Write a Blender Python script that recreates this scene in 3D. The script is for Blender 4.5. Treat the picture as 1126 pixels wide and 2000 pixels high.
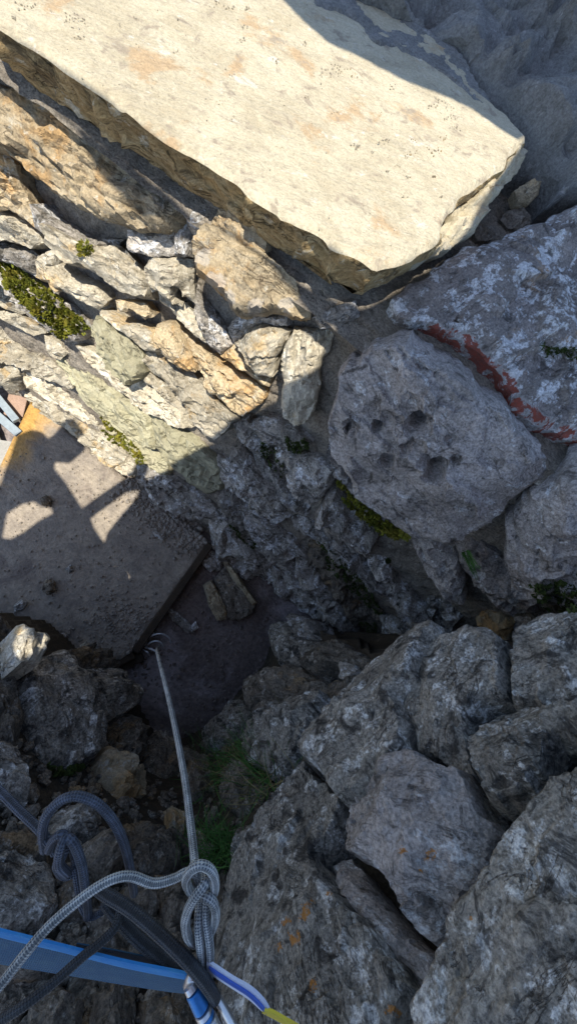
import bpy, bmesh, math, random
import numpy as np
from mathutils import Vector, Matrix, geometry

for o in list(bpy.data.objects): bpy.data.objects.remove(o)
scene = bpy.context.scene
COL = scene.collection
R_ = math.radians

# ------------------------------------------------------------------ camera
F, CX, CY = 750.0, 563.0, 1000.0           # photograph pixels (1126 x 2000)
NADIR, ROLL = (325.0, 1200.0), 32.0        # plumb point in the picture, wall direction
def cam_axes():
    d = np.array([(NADIR[0]-CX)/F, -(NADIR[1]-CY)/F, -1.0]); d /= np.linalg.norm(d)
    a = R_(ROLL); v = np.array([math.cos(a), -math.sin(a), 0.0])
    X = v - v.dot(d)*d; X /= np.linalg.norm(X)
    Z = -d; Y = np.cross(Z, X)
    return np.array([X, Y, Z])             # world = M @ camera vector
CAM = cam_axes()
cam_data = bpy.data.cameras.new('camera')
cam = bpy.data.objects.new('camera', cam_data); COL.objects.link(cam)
cam_data.sensor_fit = 'VERTICAL'; cam_data.sensor_height = 24.0
cam_data.lens = 24.0*F/2000.0
cam_data.clip_start = 0.02; cam_data.clip_end = 2000.0
m4 = Matrix.Identity(4)
for i in range(3):
    for j in range(3): m4[i][j] = CAM[i, j]
cam.matrix_world = m4
scene.camera = cam

# ------------------------------------------------------------------ light
SUN_EL, SUN_AZ = R_(69.0), R_(4.0)         # azimuth measured from -Y towards +X
S = np.array([math.sin(SUN_AZ)*math.cos(SUN_EL), -math.cos(SUN_AZ)*math.cos(SUN_EL), math.sin(SUN_EL)])
world = bpy.data.worlds.new('World'); scene.world = world; world.use_nodes = True
wn = world.node_tree.nodes; wl = world.node_tree.links
for n in list(wn): wn.remove(n)
sky = wn.new('ShaderNodeTexSky'); sky.sky_type = 'NISHITA'; sky.sun_disc = False
sky.sun_elevation = SUN_EL; sky.sun_rotation = math.atan2(S[0], S[1])
sky.altitude = 600; sky.air_density = 1.0; sky.dust_density = 0.8; sky.ozone_density = 0.8
bg = wn.new('ShaderNodeBackground'); bg.inputs['Strength'].default_value = 0.15
wo = wn.new('ShaderNodeOutputWorld')
wl.new(sky.outputs[0], bg.inputs[0]); wl.new(bg.outputs[0], wo.inputs[0])
sd = bpy.data.lights.new('sun', 'SUN'); sd.energy = 4.5; sd.angle = R_(0.22); sd.color = (1.0, 0.93, 0.80)
sun = bpy.data.objects.new('sun', sd); COL.objects.link(sun)
sun.rotation_euler = Vector(S).to_track_quat('Z', 'Y').to_euler(); sun.location = (0, -3, 8)
vs = scene.view_settings
vs.view_transform = 'Standard'; vs.look = 'None'; vs.gamma = 1.0; vs.use_curve_mapping = False
vs.exposure = 0.78

# ------------------------------------------------------------------ pixel -> space
def ray(px, py): return CAM @ np.array([(px-CX)/F, -(py-CY)/F, -1.0])
def at_d(px, py, d): return ray(px, py)*d                       # d: depth along the lens axis
def at_z(px, py, z): r = ray(px, py); return r*(z/r[2])
class Plane:
    def __init__(s, o, n, u=None):
        s.o = np.array(o, float); s.n = np.array(n, float)/np.linalg.norm(n)
        if u is None: u = np.array([1.0, 0, 0])
        u = np.array(u, float); u = u-u.dot(s.n)*s.n; s.u = u/np.linalg.norm(u); s.v = np.cross(s.n, s.u)
    def hit(s, px, py):
        r = ray(px, py); return r*(s.o.dot(s.n)/r.dot(s.n))
    def uv(s, P): q = np.asarray(P)-s.o; return np.array([q.dot(s.u), q.dot(s.v)])
    def off(s, k): return Plane(s.o+s.n*k, s.n, s.u)
    def tilt_at(s, c, deg_u=0, deg_v=0):
        # lean the plane through c: deg_u turns about u (top leans back, face looks up), deg_v about v
        n = s.n.copy()
        a = R_(deg_u); n = n*math.cos(a)+s.v*math.sin(a)
        b = R_(deg_v); n = n*math.cos(b)+s.u*math.sin(b)
        return Plane(c, n, s.u)

# ------------------------------------------------------------------ noise (numpy gradient noise)
def _hash(i, j, k, s):
    h = (i*374761393 + j*668265263 + k*2147483647 + s*974634777) & 0xffffffff
    h = ((h ^ (h >> 13))*1274126177) & 0xffffffff
    h = ((h ^ (h >> 16))*2246822519) & 0xffffffff
    return h ^ (h >> 15)
_G = np.random.RandomState(3).normal(size=(256, 3)); _G /= np.linalg.norm(_G, axis=1)[:, None]
def pnoise(P, seed=0):
    P = np.asarray(P, float); I = np.floor(P).astype(np.int64); f = P-I
    w = f*f*f*(f*(f*6-15)+10); out = np.zeros(len(P))
    for a in (0, 1):
        for b in (0, 1):
            for c in (0, 1):
                g = _G[_hash(I[:, 0]+a, I[:, 1]+b, I[:, 2]+c, seed) & 255]
                dot = g[:, 0]*(f[:, 0]-a)+g[:, 1]*(f[:, 1]-b)+g[:, 2]*(f[:, 2]-c)
                ww = (w[:, 0] if a else 1-w[:, 0])*(w[:, 1] if b else 1-w[:, 1])*(w[:, 2] if c else 1-w[:, 2])
                out += dot*ww
    return out*1.5
def fbm(P, oct=4, seed=0, gain=0.5, lac=2.1):
    P = np.asarray(P, float); a = 1.0; t = np.zeros(len(P))
    for o in range(oct):
        t += a*pnoise(P, seed+o*17); P = P*lac; a *= gain
    return t
def ridged(P, oct=4, seed=0):
    P = np.asarray(P, float); a = 1.0; t = np.zeros(len(P))
    for o in range(oct):
        t += a*(1-2*np.abs(pnoise(P, seed+o*13))); P = P*2.1; a *= 0.5
    return t*0.5

# ------------------------------------------------------------------ objects
def tag(o, label=None, cat=None, group=None, kind=None):
    if label: o['label'] = label
    if cat: o['category'] = cat
    if group: o['group'] = group
    if kind: o['kind'] = kind
    return o
def thing(name, loc, label, cat, group=None):
    o = bpy.data.objects.new(name, None); COL.objects.link(o); o.location = Vector(loc)
    o.empty_display_size = 0.05
    return tag(o, label, cat, group)
def add_mesh(name, V, faces, mat, parent=None, attrs=None, smooth=True, sharp=None, origin=None, fix=True):
    V = np.asarray(V, float)
    c = V.mean(0) if origin is None else np.asarray(origin, float)
    me = bpy.data.meshes.new(name)
    me.from_pydata([tuple(p) for p in (V-c)], [], [tuple(int(i) for i in f) for f in faces])
    if fix:
        bm = bmesh.new(); bm.from_mesh(me); bmesh.ops.recalc_face_normals(bm, faces=bm.faces); bm.to_mesh(me); bm.free()
    if attrs:
        for k, (typ, data) in attrs.items():
            at = me.attributes.new(k, typ, 'POINT')
            at.data.foreach_set('vector' if typ == 'FLOAT_VECTOR' else 'color', np.asarray(data, np.float32).ravel())
    if smooth: me.polygons.foreach_set('use_smooth', [True]*len(me.polygons))
    if smooth and sharp: me.set_sharp_from_angle(angle=R_(sharp))
    me.materials.append(mat)
    o = bpy.data.objects.new(name, me); COL.objects.link(o)
    if parent is not None:
        o.parent = parent; base = Vector((0, 0, 0)); p = parent
        while p is not None: base += p.location; p = p.parent
        o.location = Vector(c)-base
    else: o.location = Vector(c)
    return o

# ------------------------------------------------------------------ materials
def new_mat(name):
    m = bpy.data.materials.new(name); m.use_nodes = True
    nt = m.node_tree
    for n in list(nt.nodes): nt.nodes.remove(n)
    out = nt.nodes.new('ShaderNodeOutputMaterial'); bs = nt.nodes.new('ShaderNodeBsdfPrincipled')
    nt.links.new(bs.outputs[0], out.inputs[0])
    return m, nt, bs
class NB:
    def __init__(s, nt): s.nt = nt
    def n(s, t, **kw):
        x = s.nt.nodes.new(t)
        for k, v in kw.items(): setattr(x, k, v)
        return x
    def link(s, a, b): s.nt.links.new(a, b)
    def noise(s, vec, scale, detail=6, rough=0.6, dist=0.0):
        x = s.n('ShaderNodeTexNoise'); x.inputs['Scale'].default_value = scale; x.inputs['Detail'].default_value = detail
        x.inputs['Roughness'].default_value = rough; x.inputs['Distortion'].default_value = dist
        s.link(vec, x.inputs['Vector']); return x.outputs['Fac']
    def ramp(s, fac, a, b, smooth=True):
        x = s.n('ShaderNodeMapRange'); x.interpolation_type = 'SMOOTHSTEP' if smooth else 'LINEAR'
        x.inputs['From Min'].default_value = a; x.inputs['From Max'].default_value = b
        s.link(fac, x.inputs['Value']); return x.outputs['Result']
    def mix(s, fac, a, b, mode='MIX'):
        x = s.n('ShaderNodeMix', data_type='RGBA', blend_type=mode)
        for inp, v in ((x.inputs['Factor'], fac), (x.inputs['A'], a), (x.inputs['B'], b)):
            if hasattr(v, 'is_output') or isinstance(v, bpy.types.NodeSocket): s.link(v, inp)
            elif isinstance(v, (int, float)): inp.default_value = v
            else: inp.default_value = (*v, 1.0)
        return x.outputs['Result']
    def math(s, op, a, b=None):
        x = s.n('ShaderNodeMath', operation=op)
        for i, v in enumerate((a, b)):
            if v is None: continue
            if isinstance(v, bpy.types.NodeSocket): s.link(v, x.inputs[i])
            else: x.inputs[i].default_value = v
        return x.outputs[0]
    def scalev(s, vec, sc):
        x = s.n('ShaderNodeVectorMath', operation='MULTIPLY'); s.link(vec, x.inputs[0]); x.inputs[1].default_value = sc
        return x.outputs[0]
    def lc(s, name='lc', rnd=True):
        a = s.n('ShaderNodeAttribute', attribute_name=name)
        if not rnd: return a.outputs['Vector'], None
        oi = s.n('ShaderNodeObjectInfo'); k = s.math('MULTIPLY', oi.outputs['Random'], 37.0)
        x = s.n('ShaderNodeVectorMath', operation='ADD'); s.link(a.outputs['Vector'], x.inputs[0]); s.link(k, x.inputs[1])
        return x.outputs[0], oi.outputs['Random']

def stone_mat(name, c1, c2, c3, lich=(0.5, 0.5, 0.48), lich_amt=0.3, dark=(0.06, 0.055, 0.05), dark_amt=0.25,
              strata=1.0, bump=0.010, speck=0.5, ochre=None, ochre_amt=0.0, val=0.25, crack=1.0):
    m, nt, bs = new_mat(name); b = NB(nt)
    vec, rnd = b.lc()
    st = b.scalev(vec, (6.0, 60.0, 30.0))
    nL = b.noise(vec, 7.0, 8, 0.62, 0.4); nM = b.noise(vec, 26.0, 8, 0.65); nF = b.noise(vec, 150.0, 5, 0.7)
    nS = b.noise(st, 1.0, 6, 0.6, 0.6)
    col = b.mix(b.ramp(nL, 0.35, 0.65), c1, c2)
    col = b.mix(b.math('MULTIPLY', b.ramp(nS, 0.45, 0.7), 0.7*min(1, strata)), col, c3)
    if ochre is not None:
        nO = b.noise(vec, 5.0, 7, 0.6, 0.5)
        nO = b.math('ADD', nO, b.math('MULTIPLY', b.math('SUBTRACT', nM, 0.5), 0.25))
        col = b.mix(b.math('MULTIPLY', b.ramp(nO, 0.60-0.3*ochre_amt, 0.70-0.3*ochre_amt), 0.85), col, ochre)
    # pale crust of lichen, in ragged patches
    nA = b.noise(b.scalev(vec, (1, 1.3, 1)), 12.0, 10, 0.72, 0.3); nB = b.noise(vec, 70.0, 5, 0.7)
    la = b.math('ADD', nA, b.math('MULTIPLY', b.math('SUBTRACT', nB, 0.5), 0.35))
    t0 = 0.67-0.24*lich_amt
    col = b.mix(b.math('MULTIPLY', b.ramp(la, t0, t0+0.07), 0.85), col, lich)
    nD = b.noise(vec, 17.0, 9, 0.7, 0.5)
    nD = b.math('ADD', nD, b.math('MULTIPLY', b.math('SUBTRACT', nF, 0.5), 0.25))
    d0 = 0.66-0.22*dark_amt
    col = b.mix(b.math('MULTIPLY', b.ramp(nD, d0, d0+0.08), 0.85), col, dark)
    nG = b.noise(vec, 75.0, 6, 0.75)
    sp = b.math('ADD', b.math('MULTIPLY', b.ramp(nF, 0.33, 0.67), 0.5), b.math('MULTIPLY', b.ramp(nG, 0.33, 0.67), 0.5))
    g = b.n('ShaderNodeCombineColor')
    f = b.math('ADD', b.math('MULTIPLY', sp, speck), 1.0-0.5*speck)
    f = b.math('MULTIPLY', f, b.math('ADD', b.math('MULTIPLY', rnd, 2*val), 1-val))
    for i in range(3): b.link(f, g.inputs[i])
    col = b.mix(1.0, col, g.outputs[0], 'MULTIPLY')
    # hairline cracks along the bedding
    nC = b.noise(b.scalev(vec, (5.0, 22.0, 14.0)), 1.0, 5, 0.62, 0.9)
    ln = b.math('SUBTRACT', 1.0, b.ramp(b.math('ABSOLUTE', b.math('SUBTRACT', nC, 0.5)), 0.0, 0.016))
    ln = b.math('MULTIPLY', ln, b.ramp(b.noise(vec, 9.0, 3, 0.5), 0.44, 0.56))
    ln = b.math('MULTIPLY', ln, crack*min(1.0, 0.35+0.65*strata))
    col = b.mix(b.math('MULTIPLY', ln, 0.55), col, dark)
    # stains recorded on the stone: R orange lichen, G red pigment, B pale lime
    sa = b.n('ShaderNodeAttribute', attribute_name='stain'); se = b.n('ShaderNodeSeparateColor'); b.link(sa.outputs['Color'], se.inputs[0])
    nX = b.noise(vec, 80.0, 9, 0.78, 0.4); nY = b.noise(vec, 16.0, 8, 0.7, 0.6)
    for k, cc, lo, am in ((2, (0.50, 0.47, 0.43), 0.66, 0.45), (1, None, 0.75, 0.92), (0, (0.46, 0.19, 0.03), 0.72, 0.85)):
        if cc is None: cc = b.mix(b.ramp(nX, 0.40, 0.62), (0.30, 0.050, 0.022), (0.19, 0.055, 0.035))
        q = b.math('ADD', se.outputs[k], b.math('MULTIPLY', b.math('SUBTRACT', nX if k == 0 else nY, 0.5), 3.6 if k < 2 else 2.2))
        q = b.math('MULTIPLY', q, b.ramp(se.outputs[k], 0.0, 0.25))
        col = b.mix(b.math('MULTIPLY', b.ramp(q, lo, lo+0.15), am), col, cc)
    b.link(col, bs.inputs['Base Color'])
    bs.inputs['Roughness'].default_value = 0.93; bs.inputs['Specular IOR Level'].default_value = 0.25
    vo = b.n('ShaderNodeTexVoronoi'); vo.inputs['Scale'].default_value = 85.0; b.link(vec, vo.inputs['Vector'])
    h = b.math('ADD', b.math('MULTIPLY', nM, 0.9), b.math('MULTIPLY', nS, 0.55*strata))
    h = b.math('ADD', h, b.math('MULTIPLY', nG, 0.45))
    h = b.math('ADD', h, b.math('MULTIPLY', b.ramp(vo.outputs['Distance'], 0.0, 0.35), 0.12))
    h = b.math('SUBTRACT', h, b.math('MULTIPLY', ln, 0.45))
    bp = b.n('ShaderNodeBump'); bp.inputs['Strength'].default_value = 1.0; bp.inputs['Distance'].default_value = bump
    b.link(h, bp.inputs['Height']); b.link(bp.outputs[0], bs.inputs['Normal'])
    return m

def plain_mat(name, c1, c2, scale=8.0, rough=0.9, bump=0.006, speck=0.5, c3=None, c3_scale=3.0, c3_lo=0.55, metal=0.0, bscale=60.0):
    m, nt, bs = new_mat(name); b = NB(nt)
    tc = b.n('ShaderNodeTexCoord'); vec = tc.outputs['Object']
    nL = b.noise(vec, scale, 8, 0.62, 0.3); nF = b.noise(vec, scale*18, 5, 0.7); nM = b.noise(vec, bscale, 8, 0.65)
    col = b.mix(b.ramp(nL, 0.35, 0.65), c1, c2)
    if c3 is not None: col = b.mix(b.ramp(b.noise(vec, c3_scale, 8, 0.62, 0.5), c3_lo, c3_lo+0.1), col, c3)
    f = b.math('ADD', b.math('MULTIPLY', b.ramp(nF, 0.2, 0.8), speck), 1-0.5*speck)
    g = b.n('ShaderNodeCombineColor')
    for i in range(3): b.link(f, g.inputs[i])
    col = b.mix(1.0, col, g.outputs[0], 'MULTIPLY')
    b.link(col, bs.inputs['Base Color']); bs.inputs['Roughness'].default_value = rough; bs.inputs['Metallic'].default_value = metal
    bs.inputs['Specular IOR Level'].default_value = 0.3
    if bump > 0:
        bp = b.n('ShaderNodeBump'); bp.inputs['Distance'].default_value = bump; bp.inputs['Strength'].default_value = 1.0
        h = b.math('ADD', nM, b.math('MULTIPLY', nF, 0.4)); b.link(h, bp.inputs['Height']); b.link(bp.outputs[0], bs.inputs['Normal'])
    return m

M = {}
M['pale'] = stone_mat('pale_limestone', (0.50, 0.45, 0.35), (0.35, 0.31, 0.235), (0.57, 0.52, 0.42), lich=(0.62, 0.59, 0.51), lich_amt=0.45, dark=(0.20, 0.17, 0.13), dark_amt=0.35, ochre=(0.46, 0.33, 0.17), ochre_amt=0.15, speck=0.55, bump=0.014)
M['ochre'] = stone_mat('ochre_limestone', (0.50, 0.40, 0.255), (0.39, 0.31, 0.20), (0.54, 0.46, 0.33), lich=(0.54, 0.50, 0.41), lich_amt=0.40, dark=(0.17, 0.125, 0.08), dark_amt=0.38, ochre=(0.49, 0.31, 0.14), ochre_amt=0.28, speck=0.6, bump=0.014)
M['olive'] = stone_mat('olive_schist', (0.36, 0.34, 0.23), (0.30, 0.28, 0.19), (0.42, 0.39, 0.28), lich=(0.45, 0.44, 0.30), lich_amt=0.25, dark=(0.12, 0.11, 0.07), dark_amt=0.2, strata=1.6, speck=0.4)
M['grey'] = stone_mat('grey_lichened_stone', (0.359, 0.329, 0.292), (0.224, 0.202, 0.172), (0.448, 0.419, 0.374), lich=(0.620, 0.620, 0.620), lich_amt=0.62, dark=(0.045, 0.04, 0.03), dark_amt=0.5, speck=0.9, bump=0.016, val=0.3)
M['bould'] = stone_mat('pitted_boulder_stone', (0.435, 0.392, 0.362), (0.290, 0.261, 0.239), (0.493, 0.464, 0.435), lich=(0.620, 0.620, 0.620), lich_amt=0.42, dark=(0.07, 0.062, 0.055), dark_amt=0.42, strata=0.3, speck=0.9, bump=0.018)
M['red'] = stone_mat('lime_washed_stone', (0.288, 0.252, 0.228), (0.192, 0.168, 0.150), (0.336, 0.300, 0.264), lich=(0.620, 0.620, 0.620), lich_amt=0.72, dark=(0.06, 0.052, 0.045), dark_amt=0.45, strata=0.4, ochre=(0.34, 0.22, 0.12), ochre_amt=0.0, speck=0.8, bump=0.016)
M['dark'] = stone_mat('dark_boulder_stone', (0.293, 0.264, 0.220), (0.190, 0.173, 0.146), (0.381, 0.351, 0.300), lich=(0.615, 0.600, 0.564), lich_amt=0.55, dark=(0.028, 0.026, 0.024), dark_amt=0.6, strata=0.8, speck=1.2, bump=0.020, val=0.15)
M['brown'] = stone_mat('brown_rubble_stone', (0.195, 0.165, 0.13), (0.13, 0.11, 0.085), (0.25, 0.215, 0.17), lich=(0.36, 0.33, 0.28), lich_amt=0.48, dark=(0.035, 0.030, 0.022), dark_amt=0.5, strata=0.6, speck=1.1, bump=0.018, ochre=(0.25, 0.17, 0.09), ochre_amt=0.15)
M['slab'] = stone_mat('cream_coping_stone', (0.50, 0.445, 0.325), (0.41, 0.355, 0.25), (0.53, 0.485, 0.375), lich=(0.56, 0.53, 0.45), lich_amt=0.30, crack=0.15, dark=(0.30, 0.25, 0.19), dark_amt=0.46, strata=0.5, ochre=(0.41, 0.29, 0.17), ochre_amt=0.12, speck=0.34, bump=0.012, val=0.0)
M['slabside'] = stone_mat('coping_edge_stone', (0.40, 0.28, 0.13), (0.26, 0.18, 0.085), (0.48, 0.38, 0.22), lich=(0.52, 0.47, 0.36), lich_amt=0.35, dark=(0.09, 0.065, 0.035), dark_amt=0.5, strata=1.0, speck=0.7, bump=0.014)
M['mortar'] = stone_mat('sandy_mortar', (0.287, 0.253, 0.207), (0.207, 0.178, 0.144), (0.322, 0.287, 0.241), lich=(0.414, 0.380, 0.322), lich_amt=0.3, dark=(0.08, 0.07, 0.055), dark_amt=0.35, strata=0.0, speck=0.9, bump=0.022, val=0.0, crack=0.0)
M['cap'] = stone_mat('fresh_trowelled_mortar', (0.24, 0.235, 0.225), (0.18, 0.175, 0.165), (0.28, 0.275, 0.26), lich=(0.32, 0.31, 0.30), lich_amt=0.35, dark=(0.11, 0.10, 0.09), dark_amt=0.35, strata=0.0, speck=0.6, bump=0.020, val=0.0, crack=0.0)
M['soil'] = plain_mat('dark_soil', (0.080, 0.062, 0.042), (0.050, 0.040, 0.028), 6.0, 0.95, 0.02, 0.9, (0.13, 0.11, 0.08), 9.0, 0.55)

# ------------------------------------------------------------------ polygon tools
def chaikin(P, k=1):
    for _ in range(k):
        Q = []
        for i in range(len(P)):
            a, c = P[i], P[(i+1) % len(P)]
            Q += [a*0.9+c*0.1, a*0.1+c*0.9]
        P = Q
    return P
def resample(P, step):
    out = []
    for i in range(len(P)):
        a, c = P[i], P[(i+1) % len(P)]; k = max(1, int(round(np.linalg.norm(c-a)/step)))
        for j in range(k): out.append(a+(c-a)*(j/k))
    return np.array(out)
def inside(pts, poly):
    x, y = pts[:, 0], pts[:, 1]; r = np.zeros(len(pts), bool)
    for i in range(len(poly)):
        x0, y0 = poly[i]; x1, y1 = poly[i-1]
        if y0 == y1: continue
        c = ((y0 > y) != (y1 > y)) & (x < (x1-x0)*(y-y0)/(y1-y0)+x0); r ^= c
    return r
def edge_dist(pts, poly):
    d = np.full(len(pts), 1e9)
    for i in range(len(poly)):
        a = poly[i-1]; e = poly[i]-a; L = e.dot(e)+1e-12
        t = np.clip(((pts-a) @ e)/L, 0, 1); q = pts-(a+t[:, None]*e)
        d = np.minimum(d, np.einsum('ij,ij->i', q, q))
    return np.sqrt(d)
def fill(poly, step, rs):
    lo, hi = poly.min(0), poly.max(0)
    gx, gy = np.meshgrid(np.arange(lo[0], hi[0], step), np.arange(lo[1], hi[1], step*0.87))
    gx = gx+(np.arange(gx.shape[0]) % 2)[:, None]*step*0.5
    g = np.stack([gx.ravel(), gy.ravel()], 1)+rs.uniform(-0.2, 0.2, (gx.size, 2))*step
    g = g[inside(g, poly)]
    if len(g): g = g[edge_dist(g, poly) > step*0.5]
    pts = np.vstack([poly, g]); n = len(poly)
    res = geometry.delaunay_2d_cdt([Vector(p) for p in pts], [], [list(range(n))], 1, 1e-7)
    V = np.array([tuple(p) for p in res[0]]); Fc = [tuple(f) for f in res[2]]
    orig = res[3]; idx = {}
    for k, ol in enumerate(orig):
        for q in ol: idx[q] = k
    ring = [idx[i] for i in range(n) if i in idx]
    return V, Fc, ring

def beyond(poly):
    # stones cut by the picture's border go on past it
    return [(x-(130 if x <= -20 else 0)+(150 if x >= 1150 else 0), y+(200 if y >= 2020 else 0)) for x, y in poly]
BUILT = []      # (object, world vertices) of stones, so that moss can sit on them
def stone(parent, poly, plane, mat, bulge=0.04, back=0.10, seed=None, rough=1.0, facets=4, tilt=(0, 0), off=0.0,
          flat=0.0, edge=None, step_px=4.5, jag=1.0, under=0.10, rings=3, name='stone', label=None, pits=(), stain=None,
          aniso=None, smooth_poly=0, cuts=(), post=None, grow=2.0, maxv=6500):
    """One stone: its traced face at its place on the wall, domed, faceted and roughened, with its sides running back."""
    if seed is None: seed = int(abs(poly[0][0]*13.7+poly[0][1]*7.3+poly[2][0]*3.1)) % 99991
    rs = np.random.RandomState(seed)
    if parent is not None and name == 'stone': poly = beyond(poly)
    ctr = np.mean(np.array(poly, float), 0)
    pl = plane.off(off) if off else plane
    c3 = pl.hit(*ctr)
    if tilt[0] or tilt[1]: pl = pl.tilt_at(c3, *tilt)
    if grow:
        pp = np.array(poly, float); tg = np.roll(pp, -1, 0)-np.roll(pp, 1, 0); on = np.c_[tg[:, 1], -tg[:, 0]]; on /= np.linalg.norm(on, axis=1)[:, None]+1e-9
        if np.sum(pp[:, 0]*np.roll(pp[:, 1], -1)-pp[:, 1]*np.roll(pp[:, 0], -1)) < 0: on = -on
        poly = [tuple(q) for q in pp+on*grow]
    P2 = [pl.uv(pl.hit(x, y)) for x, y in poly]
    P2 = chaikin(P2, smooth_poly) if smooth_poly else P2
    P2 = np.array(P2)
    area = 0.5*abs(np.sum(P2[:, 0]*np.roll(P2[:, 1], -1)-P2[:, 1]*np.roll(P2[:, 0], -1)))
    size = math.sqrt(area)
    depth = abs(ray(*ctr).dot(ray(*ctr)))**0; dd = np.linalg.norm(c3)
    step = max(step_px*dd/F*1.1, math.sqrt(area/maxv))
    B = resample(list(P2), step)
    nrm = np.stack([pnoise(np.c_[B/size*5, np.full(len(B), seed*0.37)], 5), pnoise(np.c_[B/size*5, np.full(len(B), seed*0.37+9)], 6)], 1)
    nr2 = np.stack([pnoise(np.c_[B/size*17, np.full(len(B), seed*0.7)], 7), pnoise(np.c_[B/size*17, np.full(len(B), seed*0.7+9)], 8)], 1)
    B = B+jag*(nrm*size*0.040+nr2*size*0.022)
    V, Fc, ring = fill(B, step, rs)
    d = edge_dist(V, B)
    cen = V.mean(0); q = V-cen
    cov = q.T @ q; w, ev = np.linalg.eigh(cov); ax = ev[:, 1]; ay = np.array([-ax[1], ax[0]])
    al, ac = q @ ax, q @ ay
    asp = math.sqrt(w[1]/max(w[0], 1e-9))
    er = edge if edge else max(0.07*size/max(1, asp**0.5), 0.007)
    t = np.clip(d/er, 0, 1); dome = 1-(1-t)**2.2
    h = dome*1.0
    # broken facets
    rr = max(np.abs(ac).max(), 1e-4); rl = max(np.abs(al).max(), 1e-4)
    wob = 0.10*np.c_[fbm(np.c_[al/size*4, ac/size*4, np.full(len(al), seed*0.7)], 3, seed+70), fbm(np.c_[al/size*4, ac/size*4, np.full(len(al), seed*0.7+5)], 3, seed+71)]
    a0 = rs.uniform(0, 2*math.pi)
    for k in range(facets+2 if facets else 0):
        a = a0+k*2.4+rs.uniform(-0.5, 0.5); g = rs.uniform(0.35, 1.3)*(1-0.6*flat); c0 = rs.uniform(0.75, 1.15)
        pk = c0+0.15-g*((al/rl+wob[:, 0])*math.cos(a)+(ac/rr+wob[:, 1])*math.sin(a))
        kk = 0.03; hh = np.clip(0.5+0.5*(pk-h)/kk, 0, 1); h = pk*(1-hh)+h*hh-kk*hh*(1-hh)
    h = np.maximum(h, -0.2)*bulge
    # fracture cells: each a little tilted plane of its own, meeting in steps and ledges
    if facets:
        for nc, gs, st_ in ((6, 0.42, 0.040), (20, 0.38, 0.022), (80, 0.30, 0.010)):
            cs = np.c_[rs.uniform(al.min(), al.max(), nc), rs.uniform(ac.min(), ac.max(), nc)]
            wp = np.c_[al, ac]+size*0.6/math.sqrt(nc)*wob*3
            D2 = ((wp[:, None, 0]-cs[None, :, 0])/1.6)**2+((wp[:, None, 1]-cs[None, :, 1])*1.0)**2
            near = D2.argmin(1); gr = rs.normal(0, gs, (nc, 2)); of_ = rs.normal(0, st_, nc)*min(size, 0.3)
            e = np.c_[al, ac]-cs[near]
            pl_h = np.clip((e*gr[near]).sum(1), -0.04*size, 0.04*size)+of_[near]
            h += rough*0.70*pl_h*np.clip(d/(0.05*size), 0, 1)
    # relief: layers along the stone, lumps and grain
    an = (min(4.0, max(asp, 2.2)) if mat in ('pale', 'olive', 'ochre') else min(3.0, asp)) if aniso is None else aniso
    Q = np.c_[al/an, ac, np.full(len(al), seed*0.113)]
    fade = 0.35+0.65*np.clip(d/(0.10*size+1e-6), 0, 1)
    amp = min(size, 0.25)
    h += rough*fade*(0.030*amp*ridged(Q/amp*4.0, 4, seed)+0.024*amp*fbm(Q/amp*9.0, 4, seed+3)+0.0025*fbm(np.c_[al, ac, Q[:, 2]]*110, 3, seed+5))
    lay = np.sin((ac+0.15*al)/amp*26+5*pnoise(np.c_[al/amp*1.5, ac/amp*2.5, Q[:, 2]], seed+8))
    lk_ = 0.030 if mat in ('pale', 'olive', 'ochre') else 0.014
    h += rough*fade*lk_*amp*np.sign(lay)*np.abs(lay)**0.35*np.clip(an-1.1, 0, 1)*np.clip(0.6+1.2*pnoise(np.c_[al/amp*2, ac/amp*3, Q[:, 2]+4], seed+9), 0, 1.2)
    if lk_ > 0.02:
        l2 = np.sin((ac-0.10*al)/amp*61+6*pnoise(np.c_[al/amp*2.2, ac/amp*4, Q[:, 2]+7], seed+11))
        h += rough*fade*0.010*amp*np.sign(l2)*np.abs(l2)**0.4
    for (x, y, r, dp) in pits:
        c = pl.uv(pl.hit(x, y)); rad = r*dd/F
        e = V-c; e = e*(1+0.35*np.c_[pnoise(np.c_[V/rad*0.9, np.full(len(V), x)], 3), pnoise(np.c_[V/rad*0.9, np.full(len(V), y)], 4)])
        dd2 = np.sqrt((e**2).sum(1))/rad
        h -= dp*np.clip(1.25-dd2, 0, 1)**0.6*(dd2 < 1.25)
    for (pts, wpx, dp) in cuts:       # open cracks
        cp = np.array([pl.uv(pl.hit(*p)) for p in pts]); wd = wpx*dd/F
        dmin = np.full(len(V), 1e9)
        for i in range(len(cp)-1):
            a = cp[i]; e = cp[i+1]-a; L = e.dot(e); tt = np.clip(((V-a) @ e)/L, 0, 1); qq = V-(a+tt[:, None]*e)
            dmin = np.minimum(dmin, np.sqrt((qq**2).sum(1)))
        dmin = dmin+wd*0.5*pnoise(np.c_[V/wd*0.35, np.full(len(V), 4.4)], 2)
        h -= dp*np.clip(1-dmin/wd, 0, 1)**0.7
    if post is not None: h = post(h, V, pl, d)
    W = pl.o+V[:, :1]*pl.u+V[:, 1:2]*pl.v+h[:, None]*pl.n
    LC = np.c_[al, ac, h]; ST = np.zeros((len(V), 4)); ST[:, 3] = 1
    if stain is not None:
        px = to_px(W)
        stain(ST, px, d, W)
    faces = list(Fc); nV = len(W); n = len(ring)
    Wr = [W]; LCr = [LC]; STr = [ST]; prev = ring; base = nV
    rb = V[ring]; cin = rb.mean(0)
    sgn = 1.0
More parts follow.
